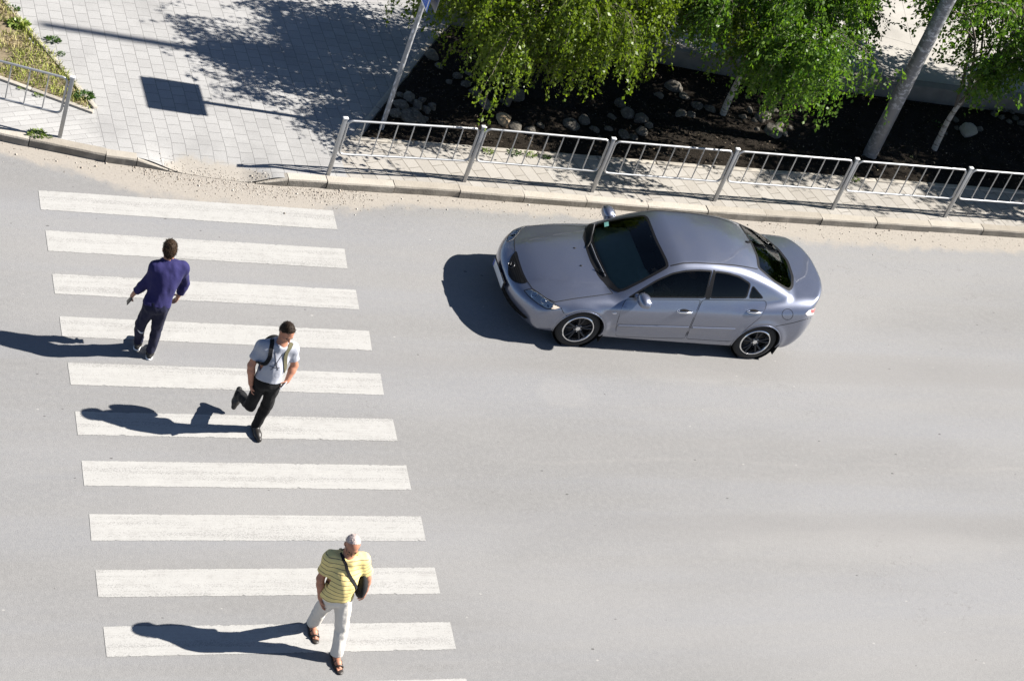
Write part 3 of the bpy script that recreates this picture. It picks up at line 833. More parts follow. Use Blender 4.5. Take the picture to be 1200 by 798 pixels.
# ---- body shell
h = .015
lo = np.array([-.12,-1.0,.10]); n_ = np.ceil((np.array([4.85,1.0,1.52])-lo)/h).astype(int)
ax = [lo[i]+h*np.arange(n_[i]) for i in range(3)]
Pg = np.stack(np.meshgrid(*ax, indexing='ij'), -1)
F_ = fcar(Pg).astype(np.float32); bv, bq = surface_nets(F_, lo, h); del Pg, F_
for _ in range(4):
    g = grad(fcar, bv, 1e-3); g2 = (g*g).sum(1)+1e-9; st_ = np.clip(fcar(bv)/g2, -.01, .01); bv = bv-g*(st_*.9)[:,None]
cen = bv[bq].mean(1); keep = np.ones(len(bq), bool)
for (c, u, w, n), ip, mm in CUT:
    C2 = cen*np.array([1,-1,1]) if mm else cen
    d = C2-c; a_, b_, e_ = d@u, d@w, d@n
    ipn = np.array(shrink(ip, -.008)); m_ = np.zeros(len(cen), bool)
    for i in range(len(ipn)):
        x1,y1 = ipn[i]; x2,y2 = ipn[(i+1)%len(ipn)]
        cr = ((y1 > b_) != (y2 > b_)) & (a_ < (x2-x1)*(b_-y1)/((y2-y1) if abs(y2-y1) > 1e-9 else 1e-9)+x1); m_ ^= cr
    keep &= ~(m_ & (np.abs(e_) < .16))
bq = bq[keep]
body = link('body', np_mesh('body', bv, bq), M_cpaint, car)

# arch lips and inner wheel housings
for cx in WHX:
    for sg in (-1, 1):
        an = np.radians(np.linspace(-12, 192, 60)); pts = np.stack([cx+.352*np.cos(an), np.full(60, sg*1.2), WHZ+.352*np.sin(an)], -1)
        Hh = hit(pts, np.tile([0,-sg*1.0,0], (60,1)), None, 0, .7, 300); Hh[:,1] += sg*.001
        ok = Hh[:,2] > .19
        mb = MB(); mb.tube(Hh[ok], .0085, 6); mb.build('arch_lip', M_cpaint, body)
        mb = MB(); mb.lathe([(.335,.0),(.352,.0),(.352,.27),(.05,.27)], 32, 'Y', (cx, sg*.60-(.0 if sg > 0 else .27), WHZ)) if False else None
        mb.lathe([(.345,sg*.845),(.345,sg*.60),(.05,sg*.595)], 36, 'Y', (cx,0,WHZ)); mb.build('wheel_housing', M_gap, body)

# bonnet, boot lid and shut lines
def carloop(px_half):
    """near-side pixel polyline -> closed loop mirrored about the centre line"""
    A = px_on_car(px_half, close=False); B = A[::-1]*np.array([1,-1,1]); return np.concatenate([A, B])
hood_px = [(607.0,312.5),(612.5,320.5),(619.5,332.0),(623.5,338.0),(630,342.3),(640,349.6),(650,354.0),(672,350.2),(700,346.5),(718,344.0),(711,335),(700,322),(692.5,303)]
Hh = carloop(hood_px)
H, fi, fb, fr, ip = surf_patch(Hh, .0016, .07, proj=(np.array([.7,0,.8]), np.array([1.,0,0]), np.array([0,1.,0]), np.array([0,0,1.])))
hood = add_patch('bonnet', H, fi, M_cpaint, car)
ribbon('bonnet_gap', Hh, .010, .0024, M_gap, hood, True)
bl = [(931.6,318),(932.4,330),(931.5,340.5),(936,345),(946,351.2),(955,355.5),(958.5,345),(960,330)]
Hh = carloop(bl)
pass
# windscreen cowl
cw = [(683.6,274.6),(685.6,289.6),(692,307.6),(702.5,326.4),(716,339.0),(723.6,343.6),(729.0,342.6),(713,329.5),(702,305),(694.5,286),(694,272),(697,262.6),(690,262.4)]
P = smooth_loop(px_on_car(cw), 1); H, fi, fb, fr, ip = surf_patch(P, .0034, .05); add_patch('cowl_panel', H, fi, M_blk, car)

# front: grille, lower intake, lamps, plate
gp_ = [(605.5,293),(608,304),(613,319),(619,331.2),(613,332.6),(604,331.6),(598.4,327.2),(595.2,322),(595.4,312),(598.6,301)]
t = NT('grille_mesh'); bk = t.node('ShaderNodeTexBrick'); t.l.new(t.mapping(rot=(PI/2,0,PI/2)), bk.inputs[0]); bk.inputs['Scale'].default_value = 1; bk.inputs['Brick Width'].default_value = .05; bk.inputs['Row Height'].default_value = .022; bk.inputs['Mortar Size'].default_value = .004
bk.inputs['Color1'].default_value = (.002,.002,.002,1); bk.inputs['Color2'].default_value = (.003,.003,.003,1); bk.inputs['Mortar'].default_value = (.012,.012,.013,1); t.base(bk.outputs[0]); t.rough(.7); t.spec(.15)
M_grille = t.m
P = smooth_loop(px_on_car(gp_), 1); P2 = P
H, fi, fb, fr, ip = surf_patch(P, .004, .05, .016)
gr_ = add_patch('grille', H, fi, M_grille, car); add_patch('grille_surround', H, fb, M_blk, gr_)
# winged emblem on the grille
gc = P.mean(0); cen_px = px_on_car([(601.2,315.5),(601.3,315.6)], False)[:1]
g = grad(lambda q: fcar(q, False), cen_px)[0]; g /= np.linalg.norm(g)
uy = np.array([0,1.,0]); uz = np.cross(g, uy); uz /= np.linalg.norm(uz); uz = uz if uz[2] > 0 else -uz; uy = np.cross(uz, g)
cc = cen_px[0]*np.array([1,0,1])+g*.014; mb = MB()
mb.tube([cc+uy*.058*math.cos(a_)+uz*.045*math.sin(a_) for a_ in np.linspace(0, 2*PI, 28, endpoint=False)], .006, 6, closed=True)
mb.tube([cc+uy*.055+uz*.018, cc+uy*.025+uz*.004, cc-uz*.012, cc-uy*.025+uz*.004, cc-uy*.055+uz*.018], .005, 6)
mb.build('emblem', M_rimd, gr_)
fy = lambda pts: hit(np.array([(-.5, a_, b_) for a_, b_ in pts]), np.tile([1.,0,0], (len(pts),1)), None, 0, 1.4, 400)
def front_poly(poly, step=.04):
    pts = []
    for i in range(len(poly)):
        a_, b_ = np.array(poly[i]), np.array(poly[(i+1)%len(poly)]); m_ = max(1, int(np.linalg.norm(b_-a_)/step))
        pts += [tuple(a_+(b_-a_)*k/m_) for k in range(m_)]
    return fy(pts)
FX = (np.array([.1,0,.4]), np.array([0,-1.,0]), np.array([0,0,1.]), np.array([-1.,0,0]))
P = front_poly([(-.735,.350),(-.32,.405),(.32,.405),(.735,.350),(.70,.315),(.45,.285),(-.45,.285),(-.70,.315)])
H, fi, fb, fr, ip = surf_patch(P, .004, .05, proj=FX); add_patch('lower_intake', H, fi, M_grille, car)
P = front_poly([(-.735,.350),(-.32,.405),(.32,.405),(.735,.350),(.70,.315),(.45,.285),(-.45,.285),(-.70,.315)]); ribbon('bumper_gap', P, .012, .005, M_blk, body, True)
mb = MB(); mb.box((-.028, 0, .462), (.012, .54, .13), bev=.004); pl_f = mb.build('plate_holder', M_blk, car)
mb = MB(); mb.box((-.036, .01, .462), (.006, .50, .108), bev=.002); lp = mb.build('licence_plate', simple('plate_white', (.55,.56,.57), .4, var=.08), car)
mb = MB(); mb.box((-.0375, .235, .462), (.005, .04, .104)); mb.build('plate_band', simple('plate_blue', (.02,.06,.30), .4), lp)
hl = [(613,340.2),(622,338.4),(630,342.4),(640,349.8),(657.0,360.2),(650,362.9),(640,362.3),(630,356.3),(620,348.3)]
P = smooth_loop(px_on_car(hl, step=2), 1)
H, fi, fb, fr, ip = surf_patch(P, .006, .03, .010)
Hb, fib, fbb, frb, ipb = surf_patch(P, .0025, .05)
def lamp_bits(o, mir, loops):
    for (cx_, cy_, r_) in loops:
        hp = px_on_car([(cx_, cy_), (cx_+.1, cy_)], False)[0]; gg = grad(lambda q: fcar(q, False), hp[None])[0]; gg /= np.linalg.norm(gg)
        if mir: hp = hp*np.array([1,-1,1]); gg = gg*np.array([1,-1,1])
        R_m = Vector(gg).to_track_quat('Z', 'Y').to_matrix(); mb = MB()
        prof = [(r_*1.12,.002),(r_,.005),(r_*.8,.002),(r_*.45,.0032),(.001,.0045)]
        mb.lathe(prof, 18, 'Z'); mb.v = [tuple(R_m @ Vector(q)+Vector(hp)+Vector(gg)*.0005) for q in mb.v]; mb.build('bulb', M_chr, o)
for mm in (False, True):
    o = add_patch('headlight', Hb, fib, M_lampi, car, mm); add_patch('lens', H, fi, M_lens, o, mm); add_patch('lamp_rim', H, fb, M_blk, o, mm)
    lamp_bits(o, mm, [(626,345.5,.040),(637,353,.034)])
ind = px_on_car([(648.5,357.4),(656.4,360.6),(650,362.4),(646,361.8)]); H, fi, fb, fr, ip = surf_patch(ind, .0068, .03)
for mm in (False, True): add_patch('indicator', H, fi, simple('indicator_amber_clear', (.75,.62,.5), .25), car, mm)
# bumper / wing join
for line in ([(657.5,360.6),(660,366),(663.5,369.8),(668,371.6)], [(909.0,382.4),(914,381.4),(930,378.2),(950,372.6)]):
    P = px_on_car(line, False)
    for mm in (False, True): ribbon('bumper_gap', P, .008, .002, M_gap, body, False, mm)
# rear lamps
tl = [(943.6,367.6),(947.3,363.8),(957.4,359.6),(958.8,361.7),(955.4,368.6),(946,370.0)]
P = px_on_car(tl, step=2); H, fi, fb, fr, ip = surf_patch(P, .005, .03)
M_tlw = simple('rear_lamp_clear', (.62,.58,.58), .2, var=.05, coat=.6); M_tlr = simple('rear_lamp_red', (.45,.02,.02), .2, var=.05, coat=.6)
rl_ = px_on_car([(950.0,363.2),(955.6,361.0),(955.6,365.6),(950.5,367.2)], step=2); H2, fi2, fb2, fr2, ip2 = surf_patch(rl_, .0062, .03)
for mm in (False, True):
    o = add_patch('rear_lamp', H, fi, M_tlw, car, mm); add_patch('brake_lens', H2, fi2, M_tlr, o, mm)
# roof channel strips, waist mouldings, door mouldings, fuel lid
P = px_on_car([(785.6,311.6),(800,308.6),(815,308.0),(830,308.9),(845,309.7),(860,310.8),(875,313.0),(888,315.6)], False)
for mm in (False, True): ribbon('roof_strip', P, .016, .002, M_blk, body, False, mm)
for line, k in (([(724,381.3),(760,382.2),(806.5,383.4)],'f'), ([(811,383.8),(835,384.6),(861,385.4)],'r')):
    P = px_on_car(line, False)
    for mm in (False, True): ribbon('door_moulding', P, .034, .008, M_cpaint, doors[(k,mm)], False, mm, .006)
fc = px_on_car([(922.9+6.4*math.cos(a_), 368.4+6.4*math.sin(a_)) for a_ in np.linspace(0, 2*PI, 24, endpoint=False)])
ribbon('fuel_lid_gap', fc, .006, .002, M_gap, body, True)
sm = px_on_car([(720.2,367.2),(720.8,367.2)], False)[0]; 
for sg in (1,-1):
    mb = MB(); mb.ico((sm[0], sm[1]*sg-.002*sg*-1, sm[2]), (.035,.012,.02), 2); mb.build('side_indicator', M_tlw, body)
# door handles
for (cx_, cy_), k in (((802.5,364.8),'f'), ((884.0,365.0),'r')):
    c_ = px_on_car([(cx_,cy_),(cx_+.1,cy_)], False)[0]
    for mm in (False, True):
        sg = 1 if mm else -1; y0 = abs(c_[1])
        mb = MB(); mb.ico((c_[0]-.005, sg*(y0-.004), c_[2]-.002), (.075,.010,.034), 3); rc = mb.build('handle_recess', M_gap, doors[(k,mm)])
        mb = MB(); mb.tube([(c_[0]-.11,sg*(y0+.004),c_[2]-.004),(c_[0]-.09,sg*(y0+.026),c_[2]),(c_[0],sg*(y0+.034),c_[2]+.003),(c_[0]+.09,sg*(y0+.026),c_[2]+.002),(c_[0]+.115,sg*(y0+.004),c_[2])], [.010,.014,.015,.014,.010], 10)
        mb.build('door_handle', M_chr, doors[(k,mm)])
# mirrors
for sg in (-1, 1):
    f_ = Field((1.50,-.18,.86), (1.90,.18,1.16), .008)
    f_.ell((1.66,0,1.00), (.072,.115,.070), k=.02); f_.ell((1.70,.0,.995), (.05,.115,.066), k=.02)
    f_.plane((1.735,0,1.0), (1,.0,.15))
    v, q = surface_nets(f_.F, f_.lo, .008); v = relax(v, q, 2); v = (v-np.array([1.66,0,1.0]))*np.array([1.15,1.12,1.2])+np.array([1.66,0,1.0]); v[:,1] = v[:,1]+.915; v[:,2] -= .04; v[:,1] *= sg
    if sg < 0: q = q[:, ::-1]
    mr = link('wing_mirror', np_mesh('wing_mirror', v, q), M_cpaint, car)
    mb = MB(); mb.tube([(1.62,sg*.77,.915),(1.64,sg*.90,.94)], [.045,.036], 10); mb.build('mirror_stalk', M_cpaint, mr)
    mb = MB(); mb.ico((1.745,sg*.915,.96), (.006,.098,.058), 3); mb.build('mirror_glass', M_chr, mr)
# wipers, washer jets, aerial
def off_car(px, off):
    P = px_on_car(px, False); g = grad(lambda q: fcar(q, False), P); g /= np.linalg.norm(g, axis=1)[:,None]; return P+g*off
for arm, blade in (([(688.5,291),(692.6,284),(696.6,264.6)], [(691.5,286),(697.2,263.5)]), ([(697,316),(703,318),(708.6,322.0)], [(692.8,287),(699,303),(709.5,324.5)])):
    mb = MB(); mb.tube(off_car(arm, .022), .007, 6); w_ = mb.build('wiper', M_blk, car)
    mb = MB(); mb.tube(off_car(blade, .014), .0075, 6); mb.build('wiper_blade', simple('wiper_grey', (.20,.20,.21), .3, .5), w_)
for p in ((673.4,291),(681,311.6)):
    mb = MB(); mb.ico(off_car([p,(p[0]+.1,p[1])], .004)[0], (.022,.012,.008), 2); mb.build('washer_jet', M_blk, hood)
a_ = off_car([(876,284.5),(876.1,284.5)], .0)[0]; mb = MB(); mb.box(a_+np.array([0,0,.012]), (.07,.032,.022), bev=.008); mb.tube([a_+np.array([.01,0,.02]), a_+np.array([.13,0,.09])], [.006,.003], 6); mb.build('aerial', M_blk, car)
# windscreen sticker
P = px_on_car([(708.0,261.2),(713.2,260.2),(713.6,265.2),(708.4,266.4)], step=2); H, fi, fb, fr, ip = surf_patch(P, .0045, .04); add_patch('sticker', H, fi, simple('sticker_green', (.22,.50,.42), .4), car)
# mud flaps
for cx_ in (1.325, 3.985):
    for sg in (-1,1):
        mb = MB(); mb.box((cx_, sg*.76, .225), (.012,.20,.20), (0,.18,0), .004); mb.build('mud_flap', M_blk, body)

# cabin
mb = MB(); mb.box((1.62,0,.86), (.62,1.34,.12), (0,-.08,0), .05); mb.box((1.82,0,.80), (.16,1.36,.26), None, .05); db = mb.build('dashboard', M_dash, car)
mb = MB(); mb.ico((1.84,-.36,.93), (.10,.19,.05), 3); mb.build('binnacle', M_dash, db)
mb = MB(); cw_ = Vector((2.02,-.36,.90)); tl_ = Matrix.Rotation(math.radians(-65), 3, 'Y')
ring = [cw_+tl_@Vector((.185*math.cos(a_), .185*math.sin(a_), 0)) for a_ in np.linspace(0, 2*PI, 32, endpoint=False)]
mb.tube(ring, .016, 8, closed=True)
for k in (3, 16, 29): mb.tube([cw_, ring[k]], .014, 6)
mb.ico(cw_, (.05,.06,.06), 2); mb.build('steering_wheel', M_blk, car)
def seat(x, y, w, parent=car):
    mb = MB(); mb.box((x,y,.50), (.52,w,.16), (0,-.1,0), .06); s_ = mb.build('seat', M_seat, parent)
    mb = MB(); mb.box((x+.30,y,.80), (.15,w,.60), (0,.30,0), .06); mb.build('backrest', M_seat, s_)
    mb = MB(); mb.box((x+.42,y,1.14), (.10,min(w*.55,.28),.17), (0,.2,0), .045); mb.build('head_rest', M_seat, s_)

F = Field((1.8,-.75,.45), (2.75,.05,1.35), .01)
F.cone((2.42,-.37,.62), (2.50,-.37,.98), .15, .15, .05, flat=((1,0,0), .7)); F.cone((2.50,-.53,1.0), (2.50,-.21,1.0), .065, .065, .06); F.cone((2.49,-.37,1.0), (2.47,-.37,1.12), .06, .055, .03)
F.ell((2.45,-.37,1.20), (.095,.076,.115), k=.02); F.cone((2.36,-.37,1.19), (2.34,-.37,1.175), .012, .016, .01)
for y_ in (-.57,-.18): F.cone((2.50,y_,.98), (2.34,y_-.03*(1 if y_ < -.3 else -1),.76), .05, .042, .03); F.cone((2.34,y_-.03*(1 if y_ < -.3 else -1),.76), (2.08,y_+.06*(1 if y_ < -.3 else -1),.92), .042, .03, .02)
for y_ in (-.51,-.24):
    F.ell((2.05,y_,.93), (.045,.022,.035), k=.02)
    for k_ in range(4): F.cone((2.03,y_-.02+.013*k_,.94), (1.995,y_-.02+.013*k_,.955), .0085, .008, .004); 
    F.cone((2.05,y_+.02,.945), (2.03,y_+.03,.97), .010, .009, .004)
for y_ in (-.46,-.28): F.cone((2.40,y_,.60), (2.02,y_,.62), .08, .06, .03); F.cone((2.02,y_,.62), (1.86,y_,.47), .055, .045, .02)
v, q = surface_nets(F.F, F.lo, F.h); v = relax(v, q, 2)
drv = empty('person'); drv.matrix_world = car.matrix_world.copy(); tag(drv, 'driver sitting behind the wheel of the silver car, dim behind the tinted glass', 'person')
nf_ = v[q].mean(1); skin_ = (nf_[:,2] > 1.075) | (nf_[:,0] < 2.20) & (nf_[:,2] > .74)
dme = np_mesh('body', v, q); dob = link('body', dme, [simple('driver_shirt', (.05,.05,.06), .85), simple('driver_skin', (.30,.165,.11), .55)], drv); dme.polygons.foreach_set('material_index', skin_.astype(np.int32))
F = Field((2.2,-.6,1.0), (2.7,-.1,1.4), .01); F.ell((2.462,-.37,1.215), (.10,.082,.115), k=.02); F.plane((2.42,0,1.22), (-1,0,-.6)); v, q = surface_nets(F.F, F.lo, F.h); link('hair', np_mesh('hair', relax(v, q, 1), q), M_seat, drv)
seat(2.25,-.37,.50); seat(2.25,.37,.50); seat(3.05,-.02,1.25)
mb = MB(); mb.box((1.95,0,1.285), (.03,.24,.07), (0,.25,.2), .012); mb.tube([(1.90,0,1.335),(1.95,0,1.285)], .01, 6); im = mb.build('rear_view_mirror', M_blk, car)
mb = MB(); mb.box((1.967,0,1.281), (.004,.215,.055), (0,.25,.2)); mb.build('mirror_glass', M_chr, im)

# ---- wheels
def wheel(x, sg):
    """tyre, rim with five split spokes; axis along y, outer face on side sg"""
    tw = .205
    T = MB(); R0 = .318
    prof = [(.212,-tw/2+.012),(.225,-tw/2+.002),(.262,-tw/2-.006),(.295,-tw/2+.004),(.312,-tw/2+.02),(R0,-tw/2+.045),(R0-.004,-.036),(R0-.011,-.034),(R0-.011,-.026),(R0,-.024),(R0,.024),(R0-.011,.026),(R0-.011,.034),(R0-.004,.036),(R0,tw/2-.045),(.312,tw/2-.02),(.295,tw/2-.004),(.262,tw/2+.006),(.225,tw/2-.002),(.212,tw/2-.012)]
    T.lathe(prof, 64, 'Y', closed=True)
    w = empty('wheel', (x, sg*(.855-tw/2), WHZ)); w.parent = car
    T.build('tyre', M_rub, w, angle=60)
    B = MB(); yo = sg*tw/2
    B.lathe([(.224,yo),(.217,yo+sg*.006),(.206,yo+sg*.004),(.199,yo-sg*.01),(.194,yo-sg*.03),(.190,-yo*.9),(.214,-yo)], 56, 'Y')
    B.build('rim', M_chr, w, angle=50)
    D = MB(); D.lathe([(.188,-yo*.4),(.06,-yo*.35),(.001,-yo*.35)], 40, 'Y'); D.lathe([(.135,yo*.05),(.135,yo*.13),(.05,yo*.13)], 32, 'Y'); D.build('brake_disc', simple('brake_iron', (.05,.048,.046), .6, .5), w)
    Sp = MB()
    for k in range(5):
        a0 = 2*PI*k/5+.3
        for da in (-.16, .16):
            A = a0+da*.55; E = a0+da*1.25
            p0 = Vector((.05*math.cos(A), yo*.62, .05*math.sin(A))); p1 = Vector((.196*math.cos(E), yo*.86, .196*math.sin(E)))
            mid = p0.lerp(p1, .5)+Vector((0, sg*.012, 0)); Sp.tube([p0, mid, p1], [.019,.015,.014], 8)
    Sp.lathe([(.058,yo*.3),(.062,yo*.72),(.045,yo*.85),(.001,yo*.86)], 28, 'Y')
    Sp.build('spokes', M_rimd, w, angle=50)
    Hc = MB(); Hc.lathe([(.034,yo*.86),(.033,yo*.90),(.022,yo*.915),(.001,yo*.915)], 24, 'Y')
    for k in range(5):
        a0 = 2*PI*k/5+.3+.63; Hc.ico((.052*math.cos(a0), yo*.84, .052*math.sin(a0)), .009, 1)
    Hc.build('hub_cap', M_chr, w)
for x in WHX:
    for sg in (-1, 1): wheel(x, sg)
# ================================================================== STREET FURNITURE
t = NT('galvanised_steel')
n1 = t.noise(9, 5, .65); n2 = t.noise(60, 3, .7)
t.base(t.mix(n1, (.30,.305,.31), (.46,.465,.47))); t.metal(.75); t.rough(t.math('ADD', .36, t.math('MULTIPLY', n2, .22)))
M_galv = t.m
PB = [(384.3,205),(543.8,213),(693.6,225),(837,235.5),(975.1,245.3),(1107,254.4)]
posts = [G(*p, z=.118)[:2] for p in PB]
for k in range(3): posts.append(posts[-1]+(posts[5]-posts[3])/2)
def rail_panel(A, B, parent, zb=.118, sag=0.0):
    """tube frame with rounded corners and seven uprights between two posts"""
    A = Vector((A[0],A[1],zb)); B = Vector((B[0],B[1],zb)); d = (B-A); L = d.length; d.normalize()
    a_ = A+d*.055; l = L-.11; z0, z1, r = .375+sag, .955+sag, .075
    pts = []
    for (cx, cz, a0) in ((l-r, z1-r, 0), (r, z1-r, 90), (r, z0+r, 180), (l-r, z0+r, 270)):
        for q in range(7):
            an = math.radians(a0+90*q/6); pts.append(a_+d*(cx+r*math.cos(an))+Vector((0,0,cz+r*math.sin(an))))
    mb = MB(); mb.tube(pts, .0165, 10, closed=True); fr = mb.build('rail_frame', M_galv, parent)
    n = 7
    for k in range(n):
        s_ = (k+1)/(n+1)*l; mb = MB(); mb.tube([a_+d*s_+Vector((0,0,z0)), a_+d*s_+Vector((0,0,z1))], .0095, 8); mb.build('baluster', M_galv, fr)
    for zz in (z0+.13, z1-.13):
        for (c_, s_) in ((A, 1), (B, -1)):
            mb = MB(); mb.tube([c_+d*.02*s_+Vector((0,0,zz)), c_+d*.065*s_+Vector((0,0,zz))], .011, 8); mb.build('bracket', M_galv, fr)
def rail_post(P, d, parent, zb=.118):
    mb = MB(); mb.box((P[0],P[1],zb+.495), (.056,.040,.99), (0,0,d), .005); p = mb.build('post', M_galv, parent)
    mb = MB(); mb.box((P[0],P[1],zb+.996), (.074,.054,.022), (0,0,d), .006); mb.build('post_cap', simple('cap_pale', (.62,.62,.61), .5, .2), p)
ra = empty('railing', (posts[0][0], posts[0][1], .118)); M0 = ra.matrix_world.copy()
tag(ra, 'long galvanised metal railing of seven bar panels beside the dark planting bed', 'railing', 'pedestrian railings on the kerb')
class Shift:
    """parents children of a thing while keeping their coordinates in world space"""
def keep(parent, loc):
    for o in parent.children: o.location = Vector(o.location)-Vector(loc)
for i, p in enumerate(posts):
    q_ = posts[min(i+1, len(posts)-1)]-posts[max(i-1,0)] ; rail_post(p, math.atan2(q_[1], q_[0]), ra)
for i in range(len(posts)-1): rail_panel(posts[i], posts[i+1], ra, sag=(.0,.008,-.006,.004,0,.006,0,0)[i % 8])
keep(ra, ra.location)
lp0 = G(70, 160.7, z=.118)[:2]; ldir = np.array([-1, .30]); ldir = ldir/np.linalg.norm(ldir)
# direction of the left run from the top rail seen in the photograph
tA = V(80, 91, lp0[1]); 
rb = empty('railing', (lp0[0], lp0[1], .118))
tag(rb, 'short end of grey metal railing beside the grass verge', 'railing', 'pedestrian railings on the kerb')
lposts = [lp0+ldir*2.08*k for k in range(3)]
for p in lposts: rail_post(p, math.atan2(ldir[1], ldir[0]), rb)
for i in range(2): rail_panel(lposts[i], lposts[i+1], rb)
keep(rb, rb.location)

# ---- sign on a tall thin pole
t = NT('old_pole'); n1 = t.noise(7, 5, .7, t.mapping((1,1,.5))); n2 = t.noise(26, 4, .7, t.mapping((1,1,.35)))
c = t.mix(n1, (.20,.205,.21), (.33,.335,.345)); c = t.mix(t.step(n2, .52, .66), c, (.62,.63,.66)); t.base(c); t.rough(.6); t.metal(.2); M_pole = t.m
sp_ = G(446.5, 152, z=.12); sg_ = empty('sign_post', (sp_[0], sp_[1], .12))
tag(sg_, 'thin worn steel sign post with a blue board, standing among rocks at the railing end', 'sign post')
mb = MB(); mb.tube([(0,0,-.02),(0,0,1.2),(.01,0,2.86)], .036, 14); mb.build('pole', M_pole, sg_)
t = NT('blue_sign'); n1 = t.noise(3, 3); t.base(t.mix(n1, (.02,.09,.42), (.03,.12,.50))); t.rough(.35); M_sblue = t.m
M_sback = simple('sign_back', (.22,.225,.23), .5, .5)
mb = MB(); mb.box((-.052, .04, 2.60), (.012, .74, .62), bev=.004); b1 = mb.build('sign_board', M_sblue, sg_)
mb = MB(); 
for (yy, zz, sy, sz) in ((.04, 2.895, .72, .022),(.04, 2.305, .72, .022),(-.31, 2.60, .022, .58),(.39, 2.60, .022, .58)): mb.box((-.0595, yy, zz), (.004, sy, sz))
mb.build('sign_border', simple('sign_white', (.75,.76,.78), .35), b1)
mb = MB(); mb.box((.075, .04, 2.60), (.012, .74, .62), bev=.004); mb.build('sign_board', M_sback, sg_)
for zz in (2.42, 2.77):
    mb = MB(); mb.box((.012, .03, zz), (.16, .30, .03), bev=.004); mb.build('clamp', M_galv, sg_)

# ---- big pole
t = NT('weathered_mast'); n1 = t.noise(4, 5, .7, t.mapping((1,1,.5))); n2 = t.noise(9, 5, .72, t.mapping((1,1,1.6)))
c = t.mix(n1, (.115,.117,.122), (.19,.192,.20)); sc = t.math('MULTIPLY', t.step(n2, .50, .60), t.step(t.noise(1.6, 2), .38, .6)); c = t.mix(t.math('MULTIPLY', sc, .8), c, (.48,.49,.52)); t.base(c); t.rough(.5); t.metal(.25); t.bump(n2, .3, .006); M_mast = t.m
bp = G(1018, 184, z=.13); mp = empty('lamp_mast', (bp[0], bp[1], .12))
tag(mp, 'thick grey weathered steel mast with scuffed paint rising from the planting bed', 'mast')
mb = MB(); mb.lathe([(.001,-.1),(.118,-.1),(.116,1.0),(.108,3.0),(.098,5.2),(.085,8.2),(.070,11.3),(.001,11.3)], 28, 'Z'); mb.build('mast', M_mast, mp)
mb = MB(); mb.lathe([(.001,.0),(.165,.0),(.165,.035),(.12,.05)], 24, 'Z'); mb.build('foot_collar', M_mast, mp)
# ================================================================== PEOPLE
def nrm(v): v = np.asarray(v, float); return v/(np.linalg.norm(v)+1e-12)
t = NT('skin'); n1 = t.noise(14, 3); t.base(t.mix(n1, (.33,.165,.105), (.42,.22,.145))); t.rough(.5); t.spec(.35)
t.p.inputs['Subsurface Weight'].default_value = .12; t.p.inputs['Subsurface Radius'].default_value = (.02,.008,.004); M_skin = t.m
t = NT('skin_tanned'); n1 = t.noise(14, 3); t.base(t.mix(n1, (.32,.14,.085), (.40,.19,.12))); t.rough(.5); t.spec(.35); M_skin2 = t.m
def hairmat(name, a, b):
    t = NT(name); n = t.noise(60, 3, .6, t.mapping((1,1,.25))); t.base(t.mix(n, a, b)); t.rough(.6); t.spec(.12); t.bump(t.noise(120, 2, .6, t.mapping((1,1,.2))), .6, .006); return t.m
M_hair_b = hairmat('brown_hair', (.020,.012,.007), (.055,.034,.020)); M_hair_d = hairmat('dark_hair', (.010,.0065,.0045), (.030,.019,.012)); M_hair_w = hairmat('white_hair', (.36,.29,.26), (.50,.43,.40))
def cloth(name, a, b, scale=10, bump=.35, rough=.85):
    t = NT(name); n = t.noise(scale, 4); t.base(t.mix(n, a, b)); t.rough(rough); t.spec(.2)
    t.p.inputs['Sheen Weight'].default_value = .03
    t.bump(t.math('ADD', t.noise(22, 4, .6), t.math('MULTIPLY', t.noise(300, 2), .15)), bump, .012); return t.m
M_navy = cloth('navy_top', (.015,.0135,.062), (.023,.021,.090)); M_navyd = cloth('navy_trousers', (.0055,.0065,.020), (.010,.0115,.035))
M_grey = cloth('grey_tee', (.30,.31,.35), (.37,.38,.42)); M_black = cloth('black_trousers', (.003,.003,.0035), (.006,.006,.0065))
M_cream = cloth('cream_trousers', (.50,.47,.43), (.58,.55,.50)); M_shoe = simple('dark_shoe', (.020,.018,.016), .45, var=.3); M_sole = simple('white_sole', (.70,.70,.70), .6, var=.08)
M_olive = cloth('olive_strap', (.075,.070,.040), (.11,.10,.06)); M_bagb = cloth('black_bag', (.008,.008,.009), (.016,.016,.017))
M_eye = simple('eye', (.03,.02,.015), .15, var=.1)
t = NT('yellow_striped_polo')
at_ = t.attr('stripe'); fr_ = t.math('FRACT', t.math('MULTIPLY', at_, 1/.052))
ln_ = t.math('LESS_THAN', t.math('ABSOLUTE', t.math('SUBTRACT', fr_, .5)), 0.075)
t.base(t.mix(ln_, t.mix(t.noise(9, 3), (.67,.525,.205), (.76,.62,.27)), (.15,.125,.085))); t.rough(.85); t.spec(.2); t.bump(t.noise(22, 4, .6), .35, .012); M_polo = t.m

